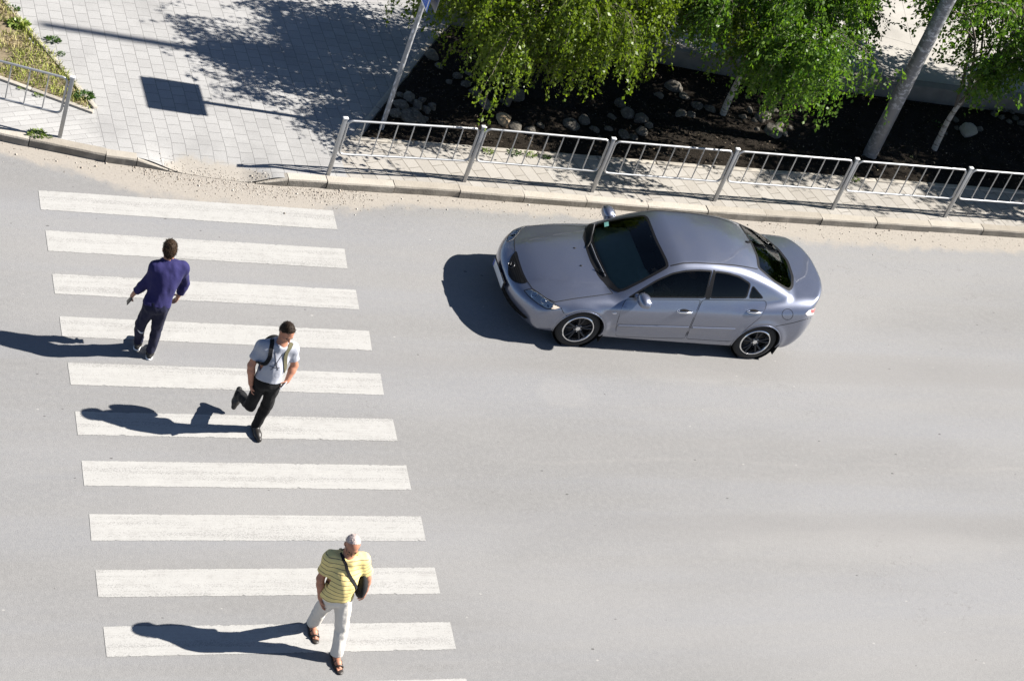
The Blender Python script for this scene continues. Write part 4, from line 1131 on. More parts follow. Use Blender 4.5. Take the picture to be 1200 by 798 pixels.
def vnormals(v, q):
    fn = np.cross(v[q[:,2]]-v[q[:,0]], v[q[:,3]]-v[q[:,1]]); n = np.zeros_like(v)
    for k in range(4):
        for d in range(3): n[:,d] += np.bincount(q[:,k], fn[:,d], len(v))
    return n/(np.linalg.norm(n, axis=1)[:,None]+1e-12)
def folds(amp, fr, stretch=(1,1,1), seed=0):
    def f(v, q):
        n = vnormals(v, q); s = np.array([mnoise.noise(Vector((a*fr*stretch[0]+seed, b*fr*stretch[1]+.6*c, c*fr*stretch[2]+.8*a)))+.5*mnoise.noise(Vector((a*fr*2.1+c*4, b*fr*2.1, c*fr*.9-a*3+seed))) for a, b, c in v])
        return v+n*(amp*.8*s)[:,None]
    return f
class Man:
    def __init__(s, name, px, zz, label, face=None, tilt=0.0, h=.006):
        s.J = {k: G(px[k][0], px[k][1], zz[k]) for k in px}; J = s.J
        s.o = np.array([J['pel'][0], J['pel'][1], 0.0]); s.h = h
        for k in J: J[k] = J[k]-s.o
        s.root = empty(name, (s.o[0], s.o[1], 0)); tag(s.root, label, 'person', 'people walking over the crossing')
        s.r = nrm((J['shR']-J['shL'])*np.array([1,1,.3])); s.u = nrm(J['neck']-J['pel']); s.f = nrm(np.cross(s.u, s.r)); s.r = nrm(np.cross(s.f, s.u))
        hf = nrm(face if face is not None else s.f*np.array([1,1,0])); hf = nrm(np.array([hf[0], hf[1], -math.tan(tilt)])); s.hr = nrm(np.cross(hf, (0,0,1))); s.hf = hf; s.hu = np.cross(s.hr, hf)
        if s.hu[2] < 0: s.hu = -s.hu
    def field(s, lo=None, hi=None):
        P = np.array(list(s.J.values())); a = P.min(0)-.30 if lo is None else lo; b = P.max(0)+.22 if hi is None else hi; a = np.array(a); a[2] = max(a[2], -.03); return Field(a, b, s.h)
    def fr(s, c, w):  # offset in body frame
        return c+s.r*w[0]+s.f*w[1]+s.u*w[2]
    def hd(s, w): return s.J['head']+s.hr*w[0]+s.hf*w[1]+s.hu*w[2]
    def head(s, F):
        RM = np.stack([s.hr, s.hf, s.hu], 1)
        F.ell(s.hd((0,-.012,.035)), (.076,.096,.088), RM, .02); F.ell(s.hd((0,.026,-.045)), (.060,.068,.080), RM, .035)
        F.cone(s.hd((-.025,.078,.022)), s.hd((.025,.078,.022)), .014, .014, .02)
        F.cone(s.hd((0,.092,.008)), s.hd((0,.112,-.030)), .008, .014, .012)
        F.cone(s.hd((-.018,.086,-.062)), s.hd((.018,.086,-.062)), .010, .010, .012)
        F.cone(s.hd((0,.070,-.105)), s.hd((0,.060,-.100)), .022, .024, .02)
        for sg in (-1, 1):
            F.ell(s.hd((sg*.032,.098,.002)), (.016,.014,.011), RM, .008, 'sub')
            F.ell(s.hd((sg*.078,-.012,-.008)), (.011,.024,.033), RM, .006)
            F.cone(s.hd((sg*.045,.060,-.025)), s.hd((sg*.048,.05,-.03)), .024, .02, .02)
        F.cone(s.hd((-.022,.097,-.072)), s.hd((.022,.097,-.072)), .003, .003, .004, mode='sub')
        F.cone(s.J['neck']-s.u*.05, s.hd((0,-.02,-.06)), .062, .056, .03)
    def torso(s, F, e=0.0, belly=0.0, w=1.0):
        J = s.J; RM = np.stack([s.r, s.f, s.u], 1); m_ = (J['shL']+J['shR'])/2
        F.ell(s.fr(m_, (0,.0,-.11)), (.165*w+e, .112+e, .20+e), RM, .05)
        F.cone(J['shL']-s.u*.022, J['shR']-s.u*.022, .050+e, .050+e, .06); F.cone(m_+s.u*.0, J['neck']-s.u*.01, .075+e, .056+e, .05)
        for k_ in 'LR': F.cone(J['neck']-s.u*.045, J['sh'+k_]-s.u*.005, .048+e, .042+e, .05)
        c = J['pel']*.55+m_*.45; F.ell(c+s.f*belly*.6, (.145*w+e, .100+e+belly, .20+e), RM, .06)
        F.ell(J['pel']+s.u*.03, (.155*w+e, .108+e, .13+e), RM, .06)
    def arm(s, F, k, e=0.0, upto=1.0, full=True):
        J = s.J; a, b, c = J['sh'+k], J['el'+k], J['wr'+k]
        if upto <= .5:
            F.cone(a, a+(b-a)*upto*2, .044+e, .050+e*1.25, .06); return
        F.cone(a, b, .047+e, .043+e, .06); F.cone(b, b+(c-b)*.35, .043+e, .044+e, .02); F.cone(b+(c-b)*.3, b+(c-b)*min(1, (upto-.5)*2), .044+e, (.030 if upto > .98 else .034)+e, .02)
    def hand(s, F, k, curl=.5, bend=(0,0,0), thumb=None, n=None, grip=False):
        J = s.J; d = nrm(nrm(J['wr'+k]-J['el'+k])+np.array(bend)); tf = s.f if thumb is None else np.array(thumb, float); tv = nrm(tf-d*(tf@d))
        if n is None:
            med = s.r*(-1 if k == 'R' else 1); n = med
        n = np.array(n, float); n = nrm(n-d*(n@d)-tv*(n@tv)); w = J['wr'+k]
        RM = np.stack([tv, n, d], 1)
        F.cone(w-d*.02, w+d*.02, .030, .028, .015, flat=(n, .75))
        pc = w+d*.055; F.ell(pc, (.040,.017,.050), RM, .015)
        for i, (off, L) in enumerate(((.030,.072),(.010,.080),(-.011,.075),(-.030,.058))):
            p = w+d*.088+tv*off; dd = nrm(d+tv*off*1.5); a_ = curl*(.55+.12*i)
            for j, fr_ in enumerate((.45,.32,.23)):
                dd = nrm(dd*math.cos(a_)+n*math.sin(a_)); e_ = p+dd*L*fr_; F.cone(p, e_, .0092-.0008*j, .0086-.0008*j, .003); p = e_; a_ = curl*.9
        p = w+d*.028+tv*.030; dd = nrm(d*.75+tv*.55+n*.30); e_ = p+dd*.038; F.cone(p, e_, .0125, .0105, .008); dd = nrm(d+n*.45*(1+curl)+tv*.12); F.cone(e_, e_+dd*.030, .0102, .0085, .003)
        s.hands = getattr(s, 'hands', {}); s.hands[k] = (w, d, tv, n)
    def leg(s, F, k, r=(.082,.055,.056,.040), e=0.0):
        J = s.J; a, b, c = J['hip'+k], J['kn'+k], J['an'+k]
        F.cone(a, b, r[0]+e, r[1]+e, .03); q = b+(c-b)*.3; F.cone(b, q, r[1]+e, r[2]+e, .02); F.cone(q, c, r[2]+e, r[3]+e, .02)
    def foot(s, F, k, d, tilt=0.0, e=0.0, L=.26, drop=.09, down=None):
        """foot/shoe: heel under the ankle, toe along d"""
        A = s.J['an'+k]; d = nrm(d); up = np.array([0,0,1.]) if down is None else -nrm(down)
        h_ = A-up*(drop-.030)-d*.045; b_ = A-up*(drop-.034)+d*(L*.42); t_ = A-up*(drop-.026)+d*(L-.075)
        F.cone(A, A-up*.03, .040+e, .042+e, .02); F.cone(h_, b_, .032+e, .042+e, .02); F.cone(b_, t_, .042+e, .028+e, .02); F.cone(A-up*.02, b_, .040+e, .036+e, .03)
        if down is None: F.plane((0,0,.006), (0,0,-1), A-np.array([.3,.3,.2]), A+np.array([.3,.3,.0]))
        return h_, b_, t_, up
    def part(s, name, F, mat, it=1, disp=None, parent=None, stripe=None):
        v, q = surface_nets(F.F, F.lo, F.h); v = relax(v, q, it) if it else v
        sv = v.copy()
        if disp is not None: v = disp(v, q)
        me = np_mesh(name, v, q)
        if stripe is not None:
            a = me.attributes.new('stripe', 'FLOAT', 'POINT'); a.data.foreach_set('value', stripe(sv).astype(np.float32))
        return link(name, me, mat, parent or s.root)
    def hair(s, mat, e=.012, front=.035, low=-.055, strands=1400, slen=.026, top=0.0):
        RM = np.stack([s.hr, s.hf, s.hu], 1); C = s.J['head']; F = Field(C-.2, C+.2, .005)
        F.ell(s.hd((0,-.012,.035)), (.076+e,.096+e,.088+e+top), RM, .01); F.ell(s.hd((0,-.035,-.02)), (.068+e,.068+e,.075+e), RM, .03)
        sl_, P_ = F.region(F.lo, F.lo+F.h*F.n); nz_ = .007*np.sin(P_[...,0]*310+P_[...,2]*170)*np.sin(P_[...,1]*270-P_[...,2]*210)
        for p_, n_ in ((s.hd((0,front,.045)), s.hf-s.hu*.75), (s.hd((0,0,low)), -s.hu+s.hf*.25)): n_ = nrm(n_); F.F = np.maximum(F.F, (P_-p_)@n_+nz_)
        fc_ = np.where((P_-s.hd((0,0,.04)))@s.hu < 0, (P_-s.hd((0,.028,0)))@s.hf, -1); F.F = np.maximum(F.F, fc_+nz_)
        v, q = surface_nets(F.F, F.lo, F.h); v = relax(v, q, 2); n = vnormals(v, q)
        v = v+n*(.003*np.array([mnoise.noise(Vector(p*70)) for p in v]))[:,None]
        hr_ = link('hair', np_mesh('hair', v, q), mat, s.root)
        R4 = np.random.default_rng(int(low*-1000)); ids = R4.integers(0, len(v), strands); bk = -s.hf*.5-s.hu*.55
        D_ = np.array([nrm(bk-n[i]*(bk@n[i])+n[i]*.35+R4.normal(0,.28,3)) for i in ids])
        link('hair_strands', leaves_mesh('hair_strands', v[ids]-n[ids]*.002, D_, slen, 4, .16), mat, hr_)
    def eyes(s):
        for sg in (-1, 1):
            mb = MB(); mb.ico(s.hd((sg*.032,.082,.002)), .0125, 2); mb.build('eye', M_eye, s.root)

# --- man in navy seen from behind
A = Man('person', dict(top=(199,280),head=(198.8,292),neck=(198.1,305),shL=(182.5,313),shR=(214.5,313),elL=(170.5,332),wrL=(157.5,343.5),elR=(217.5,331),wrR=(209.5,346),pel=(183,357),hipL=(176.5,358),hipR=(189,360),knL=(164.5,380),anL=(162.5,399.5),knR=(183.5,384),anR=(176.5,411)),
   dict(top=1.76,head=1.63,neck=1.49,shL=1.42,shR=1.42,elL=1.13,wrL=.93,elR=1.14,wrR=.93,pel=.93,hipL=.90,hipR=.90,knL=.50,anL=.115,knR=.50,anR=.09),
   'man in navy top and dark tracksuit bottoms seen from behind, walking away', face=(.05,1,0), tilt=.15)
F = A.field(); A.head(F); A.torso(F, -.012)
for k in 'LR': A.arm(F, k, -.004); A.leg(F, k, e=-.012)
A.hand(F, 'L', .75, (0,.2,-.5)); A.hand(F, 'R', .6, (0,.2,-.3))
A.part('body', F, M_skin, 1); A.hair(M_hair_b, .005, .05, -.072, 1700, .024)
A.eyes()
F = A.field(); A.torso(F, .018, .01, 1.02)
for k in 'LR': A.arm(F, k, .014, .97)
F.plane(A.J['pel']+A.u*.005, -A.u, A.J['pel']-.5, A.J['pel']+np.array([.5,.5,.1]))
for k in 'LR':
    w = A.J['wr'+k]; d = nrm(w-A.J['el'+k]); F.plane(w-d*.035, d, w-.07, w+.07)
F.plane(A.J['neck']+A.u*.025, A.u)
top_ = A.part('jacket', F, M_navy, 3, folds(.016, 9, (1,1,.45), 3))
F = A.field(); F.cone(A.J['neck']-A.u*.015, A.J['neck']+A.u*.032+A.f*.004, .078, .070, .01); F.plane(A.J['neck']+A.u*.034-A.f*.0, A.u+A.f*.25); F.cone(A.J['neck']+A.u*.02, A.J['neck']+A.u*.2, .058, .06, .005, mode='sub')
A.part('collar', F, M_navy, 1, None, top_)
F = A.field(); A.torso(F, .012)
for k in 'LR': A.leg(F, k, (.090,.068,.062,.056), .002)
F.plane(A.J['pel']+A.u*.06, A.u)
for k in 'LR':
    a = A.J['an'+k]; d = nrm(a-A.J['kn'+k]); F.plane(a-d*.005, d, a-.13, a+.13)
tr = A.part('trousers', F, M_navyd, 3, folds(.016, 10, (1,1,.5), 5))
for k, d in (('L', (.35,1,0.25)), ('R', (.30,1,0))):
    F = A.field(); h_, b_, t_, up = A.foot(F, k, d, e=.004, drop=.085); sh = A.part('shoe', F, M_shoe, 1)
    F = A.field(); F.cone(h_-up*.022, b_-up*.026, .042, .047, .02, flat=(up,.5)); F.cone(b_-up*.026, t_-up*.018, .047, .035, .02, flat=(up,.5)); A.part('sole', F, M_sole, 1, None, sh)
# pale tick on the left trouser leg
p0 = A.J['knL']*.75+A.J['anL']*.25; back = -A.f; pts = []
for k in range(12):
    u_ = k/11; q_ = p0+A.r*(-.060+.085*u_)+np.array([0,0,.03-.05*math.sin(u_*PI*.75)]); w_ = math.sqrt(max(.0, 1-((u_-.65)*1.5)**2)); pts.append(q_+back*(.035+.055*w_))
mb = MB(); mb.tube(pts, [.004+.006*math.sin(PI*k/11) for k in range(12)], 6); mb.build('leg_mark', M_sole, tr)
w, d, tv, n = A.hands['L']
cz = empty('mobile_phone'); pc = A.o+w+d*.085+n*.028
bpy.data.objects.remove(cz)
def phone(name, c, d, tv, n, mat, label, size=(.068,.009,.13)):
    mb = MB(); Rm = Matrix(np.stack([tv, n, d], 1).tolist()); mb.box((0,0,0), size, Rm, .004); o = mb.build(name, mat); o.location = c; tag(o, label, 'phone')
    mb = MB(); mb.box(tuple(n*.005), (size[0]*.9, .002, size[2]*.86), Rm); mb.build('screen', simple('phone_screen', (.01,.01,.012), .08), o); return o
phone('mobile_phone', A.o+w+d*.105+np.array([-.012,-.035,-.012]), d, tv, n, simple('phone_black', (.012,.012,.013), .3), 'dark mobile phone held low in the left hand of the man in navy')

# --- man in grey T-shirt with backpack
Bm = Man('person', dict(top=(338.5,376),head=(336.5,389),neck=(331,402),shR=(307.5,404),shL=(343,407),elR=(294.5,428),wrR=(294,449),elL=(345,428),wrL=(336.5,446),pel=(313,447),hipR=(306,448),hipL=(320,450),knR=(293,475),anR=(281,462),knL=(313,474),anL=(300,498)),
   dict(top=1.78,head=1.64,neck=1.47,shR=1.40,shL=1.40,elR=1.12,wrR=.87,elL=1.12,wrL=.97,pel=.93,hipR=.90,hipL=.90,knR=.47,anR=.30,knL=.49,anL=.09),
   'dark haired man in grey T-shirt and black trousers striding with one foot lifted behind', face=(.28,-1,0), tilt=.45)
F = Bm.field(); Bm.head(F); Bm.torso(F, -.012)
for k in 'LR': Bm.arm(F, k, .002); Bm.leg(F, k, e=-.012)
Bm.hand(F, 'R', .45, (.1,0,-.3)); Bm.hand(F, 'L', .9, (-.5,-.1,-.1), thumb=(0,-.3,1), n=(-.2,1,.2))
Bm.part('body', F, M_skin2, 1); Bm.hair(M_hair_d, .006, .020, -.052, 1300, .018); Bm.eyes()
F = Bm.field(); Bm.torso(F, .012, .025, 1.0)
for k in 'LR': Bm.arm(F, k, .016, .34)
F.plane(Bm.J['pel']+Bm.u*.045, -Bm.u+Bm.f*.05, Bm.J['pel']-.5, Bm.J['pel']+np.array([.5,.5,.12]))
for k in 'LR':
    a, b = Bm.J['sh'+k], Bm.J['el'+k]; d = nrm(b-a); c = a+(b-a)*.66; F.plane(c, d, c-.10, c+.10)
F.plane(Bm.J['neck']+Bm.u*.0+Bm.f*.03, Bm.u+Bm.f*.5)
tee = Bm.part('t_shirt', F, M_grey, 3, folds(.014, 9, (1,1,.6), 8))
F = Bm.field(); Bm.torso(F, .008)
for k in 'LR': Bm.leg(F, k, (.086,.066,.062,.056), .004)
F.plane(Bm.J['pel']+Bm.u*.075, Bm.u)
for k in 'LR':
    a = Bm.J['an'+k]; d = nrm(a-Bm.J['kn'+k]); F.plane(a+d*.02, d, a-.12, a+.12)
Bm.part('trousers', F, M_black, 3, folds(.012, 11, (1,1,.5), 9))
F = Bm.field(); Bm.foot(F, 'L', (.10,-1,0), e=.005); Bm.part('shoe', F, M_shoe, 1)
dn = nrm(Bm.J['anR']-Bm.J['knR']); fd = nrm(np.array([-.18,-.45,-.85])); F = Bm.field(); Bm.foot(F, 'R', fd, e=.004, down=nrm(dn-fd*(dn@fd))); Bm.part('shoe', F, M_shoe, 1)
# printed figure on the chest: thin dark strokes lying on the cloth
def on_surface(obj, p, d):
    return obj.ray_cast(Vector(p), Vector(d))
bpy.context.view_layer.update()
def stroke(man, obj, pts2, r, mat, name, parent, out=.3, lift=.001):
    m_ = (man.J['shL']+man.J['shR'])/2; P = []
    for (a_, b_) in pts2:
        o_ = m_+man.r*a_+man.u*b_+man.f*out; ok, loc, nn, _ = obj.ray_cast(Vector(o_), Vector(-man.f))
        if ok: P.append(np.array(loc)+np.array(nn)*lift)
    if len(P) > 1:
        mb = MB(); mb.tube(P, r, 6); return mb.build(name, mat, parent)
lin = lambda a, b, n=9: [(a[0]+(b[0]-a[0])*k/(n-1), a[1]+(b[1]-a[1])*k/(n-1)) for k in range(n)]
M_print = simple('shirt_print', (.05,.05,.06), .8)
for ln in (lin((.045,-.02),(-.005,-.15)), lin((-.05,-.03),(-.01,-.15)), lin((-.01,-.15),(.03,-.24)), lin((-.005,-.15),(-.05,-.22)), lin((.06,-.20),(-.06,-.19))): stroke(Bm, tee, ln, .0045, M_print, 'shirt_print', tee)
stroke(Bm, tee, [(-.012,-.145),(.0,-.165)], .016, M_print, 'shirt_print', tee)
# backpack: bag behind, two straps of different colour over the shoulders
bk_ = empty('backpack', tuple(Bm.o+(Bm.J['shL']+Bm.J['shR'])/2-Bm.f*.22-Bm.u*.2)); tag(bk_, 'dark backpack with olive strap worn by the man in grey T-shirt', 'backpack')
bo = np.array(bk_.location)-Bm.o
F = Bm.field(); m_ = (Bm.J['shL']+Bm.J['shR'])/2; RM = np.stack([Bm.r, Bm.f, Bm.u], 1)
F.ell(Bm.fr(m_, (0,-.165,-.19)), (.145,.085,.235), RM, .05); F.ell(Bm.fr(m_, (0,-.215,-.25)), (.11,.055,.13), RM, .04)
v, q = surface_nets(F.F, F.lo, F.h); v = relax(v, q, 2)-bo; link('pack', np_mesh('pack', v, q), M_bagb, bk_)
def strap(man, obj, pts, width, mat, name, parent, org, lift=.006):
    """flat band following points pushed out to the cloth"""
    P, N = [], []
    for p in pts:
        ok, loc, nn, _ = obj.closest_point_on_mesh(Vector(p))
        P.append(np.array(loc)+np.array(nn)*lift); N.append(np.array(nn))
    P = np.array(P); N = np.array(N)
    for _ in range(3): P[1:-1] = .5*P[1:-1]+.25*(P[:-2]+P[2:]); N[1:-1] = N[1:-1]+.5*(N[:-2]+N[2:])
    N /= np.linalg.norm(N, axis=1)[:,None]; T = np.gradient(P, axis=0); T /= np.linalg.norm(T, axis=1)[:,None]+1e-9; S_ = np.cross(N, T); th = .006
    rows = [P+S_*width/2-N*.004, P+S_*width/2+N*th, P-S_*width/2+N*th, P-S_*width/2-N*.004]; k = len(P); v = np.concatenate(rows)-org; f = []
    for r_ in range(4):
        for i in range(k-1): f.append((r_*k+i, r_*k+i+1, ((r_+1)%4)*k+i+1, ((r_+1)%4)*k+i))
    return link(name, np_mesh(name, v, f, False), mat, parent)
for sg, mat in ((1, M_bagb), (-1, M_olive)):
    c = m_+Bm.r*(.115 if sg > 0 else -.145); pts = [c+Bm.f*(.25-.10*(1-k/9)**2)-Bm.u*(.27-.27*k/9)+Bm.r*(.085 if sg > 0 else -.16)*(1-k/9)**1.6 for k in range(10)]+[c+Bm.f*(.2-.4*k/6)+Bm.u*.12 for k in range(7)]+[c-Bm.f*.2-Bm.u*.05*k for k in range(3)]
    strap(Bm, tee, pts, .05, mat, 'strap', bk_, bo)
w, d, tv, n = Bm.hands['L']
phone('mobile_phone', Bm.o+w+d*.085+np.array([.0,-.030,.032]), d, tv, n, simple('phone_silver', (.55,.56,.58), .3, .3), 'pale silver mobile phone in the left hand of the man with the backpack')

# --- elderly man in yellow striped polo
Cm = Man('person', dict(top=(415.5,625),head=(413,638.5),neck=(408,651),shR=(387.5,653),shL=(425.5,655),elR=(375.5,677.5),wrR=(375.5,700),elL=(430.5,677),wrL=(428.5,691),pel=(394.5,699),hipR=(388,700),hipL=(402,702),knR=(376,714),anR=(367,729.5),knL=(401,731),anL=(394.5,765)),
   dict(top=1.74,head=1.60,neck=1.45,shR=1.39,shL=1.39,elR=1.11,wrR=.86,elL=1.10,wrL=.87,pel=.91,hipR=.88,hipL=.88,knR=.48,anR=.09,knL=.49,anL=.09),
   'white haired man in yellow striped polo and cream trousers walking over the lowest stripes', face=(-.12,-1,0), tilt=.38)
F = Cm.field(); Cm.head(F); Cm.torso(F, -.012)
for k in 'LR': Cm.arm(F, k, .0); Cm.leg(F, k, e=-.012)
Cm.hand(F, 'R', .4, (.15,-.1,-.2)); Cm.hand(F, 'L', .8, (-.2,-.1,-.2))
FD_ = {'R': nrm((.02,-1,0)), 'L': nrm((.06,-1,0))}; FT = {}
for k in 'LR':
    FT[k] = Cm.foot(F, k, FD_[k], e=-.006, L=.235, drop=.082)
    t_ = FT[k][2]; sd = np.cross(FD_[k], (0,0,1))*(-1 if k == 'L' else 1)
    for i in range(5): p = t_+sd*(-.028+.0135*i)-np.array([0,0,.004]); F.cone(p, p+FD_[k]*(.034-.005*i), .0085+.002*(i == 0), .008, .003)
Cm.part('body', F, M_skin2, 1); Cm.hair(M_hair_w, .003, -.012, -.035, 900, .016); Cm.eyes()
F = Cm.field(); Cm.torso(F, .020, .045, 1.04)
for k in 'LR': Cm.arm(F, k, .022, .36)
F.plane(Cm.J['pel']+Cm.u*.0, -Cm.u+Cm.f*.05, Cm.J['pel']-.5, Cm.J['pel']+np.array([.5,.5,.08]))
for k in 'LR':
    a, b = Cm.J['sh'+k], Cm.J['el'+k]; d = nrm(b-a); c = a+(b-a)*.70; F.plane(c, d, c-.11, c+.11)
F.plane(Cm.J['neck']+Cm.u*.012+Cm.f*.02, Cm.u+Cm.f*.35)
def stripe_fn(v):
    s_ = v@Cm.u; out = s_.copy()
    for k in 'LR':
        a, b = Cm.J['sh'+k], Cm.J['el'+k]; d = nrm(b-a); l = (v-a)@(Cm.r*(1 if k == 'R' else -1)); along = (v-a)@d
        m2 = l > .045; out[m2] = -along[m2]+a@Cm.u
    return out
polo = Cm.part('polo_shirt', F, M_polo, 3, folds(.014, 8, (1,1,.6), 12), None, stripe_fn)
F = Cm.field(); F.cone(Cm.J['neck']-Cm.u*.02, Cm.J['neck']+Cm.u*.03, .083, .072, .01); F.plane(Cm.J['neck']+Cm.u*.026, Cm.u+Cm.f*.5); F.cone(Cm.J['neck']+Cm.u*.0, Cm.J['neck']+Cm.u*.2, .060, .063, .005, mode='sub')
Cm.part('collar', F, simple('polo_collar', (.60,.50,.20), .85), 1, None, polo)
F = Cm.field(); Cm.torso(F, .012)
for k in 'LR': Cm.leg(F, k, (.094,.074,.070,.068), .004)
F.plane(Cm.J['pel']+Cm.u*.06, Cm.u)
for k in 'LR':
    a = Cm.J['an'+k]; d = nrm(a-Cm.J['kn'+k]); F.plane(a+d*.012, d, a-.13, a+.13)
Cm.part('trousers', F, M_cream, 3, folds(.014, 10, (1,1,.45), 15))
M_sand = simple('sandal_leather', (.018,.013,.010), .5, var=.3)
for k in 'LR':
    h_, b_, t_, up = FT[k]; d = FD_[k]; sd = nrm(np.cross(d, (0,0,1)))
    F = Cm.field(); F.cone(h_-up*.028-d*.01, b_-up*.030, .044, .052, .02, flat=(up,.35)); F.cone(b_-up*.030, t_-up*.022+d*.035, .052, .044, .02, flat=(up,.35)); F.plane((0,0,.002), (0,0,-1), h_-.3, t_+np.array([.3,.3,0]))
    so = Cm.part('sandal', F, M_sand, 1)
    for (c0, hh, ww) in ((b_+d*.055, .030, .046), (b_-d*.01, .044, .047), (h_+d*.02, .050, .044)):
        pts = [c0+sd*ww*math.cos(a_)-up*.02+up*(hh+.012)*math.sin(a_) for a_ in np.linspace(0, PI, 11)]; mb = MB(); mb.tube(pts, .010, 6); mb.build('sandal_strap', M_sand, so)
# glasses
mb = MB()
for sg in (-1,1): mb.tube([Cm.hd((sg*.034+.023*math.cos(a_), .108, .0+.017*math.sin(a_))) for a_ in np.linspace(0,2*PI,18,endpoint=False)], .0025, 6, closed=True)
mb.tube([Cm.hd((-.011,.110,.004)), Cm.hd((.011,.110,.004))], .0025, 6)
for sg in (-1,1): mb.tube([Cm.hd((sg*.058,.106,.006)), Cm.hd((sg*.080,.0,.006))], .0025, 6)
mb.build('glasses', M_blk, Cm.root)
# shoulder bag
m_ = (Cm.J['shL']+Cm.J['shR'])/2; bl_ = Cm.fr(m_, (-.235,.02,-.33)); bg = empty('shoulder_bag', tuple(Cm.o+bl_)); tag(bg, 'small black shoulder bag slung across the man in the yellow polo', 'bag')
F = Field(bl_-.25, bl_+.25, .006); RM = np.stack([Cm.r, Cm.f, Cm.u], 1); F.ell(bl_, (.055,.115,.14), RM, .02); F.ell(bl_+Cm.u*-.02, (.06,.12,.12), RM, .03)
v, q = surface_nets(F.F, F.lo, F.h); v = relax(v, q, 3)-bl_; link('bag_body', np_mesh('bag_body', v, q), M_bagb, bg)
pts = []
for k in range(24):
    u_ = k/23; pts.append(m_+Cm.r*(.085-.27*u_)+Cm.u*(.06-.36*u_)+Cm.f*(.22-.06*u_))
back_ = [m_+Cm.r*.085+Cm.u*.10+Cm.f*(.15-.06*k) for k in range(5)]
strap(Cm, polo, back_[::-1]+pts, .034, M_bagb, 'strap', bg, bl_, .004)
# ================================================================== TREES
def leaf_mat(name, a, b, tr=.5):
    t = NT(name); rnd = t.attr('tint'); n = t.noise(1.5, 2)
    col = t.mix(rnd, a, b); t.base(col); t.rough(.42); t.spec(.35)
    tl = t.node('ShaderNodeBsdfTranslucent'); tc = t.mix(1.0, col, (1.25,1.35,.55), 'MULTIPLY'); t.l.new(tc, tl.inputs[0])
    mx = t.node('ShaderNodeMixShader'); mx.inputs[0].default_value = tr
    t.l.new(t.p.outputs[0], mx.inputs[1]); t.l.new(tl.outputs[0], mx.inputs[2]); t.l.new(mx.outputs[0], t.out.inputs[0]); return t.m
M_leafA = leaf_mat('birch_leaves', (.065,.110,.010), (.165,.215,.024)); M_leafB = leaf_mat('broad_leaves', (.042,.105,.013), (.120,.195,.026))
M_leafC = leaf_mat('shade_toned_leaves', (.022,.050,.012), (.048,.090,.020))  # darker greens: shade and backlight put into the leaf colour
t = NT('birch_bark'); bn = t.noise(7, 4, .6, t.mapping((.6,.6,4))); bm_ = t.noise(22, 4, .7, t.mapping((.5,.5,2.5)))
c = t.mix(t.step(bn, .5, .62), (.40,.36,.31), (.14,.11,.085)); c = t.mix(t.step(bm_, .6, .72), c, (.05,.04,.03)); t.base(c); t.rough(.8); t.bump(bm_, .4, .008); M_birch = t.m
M_bark = simple('grey_bark', (.105,.088,.07), .9, var=.35, scale=18, bump=.6, bscale=40)
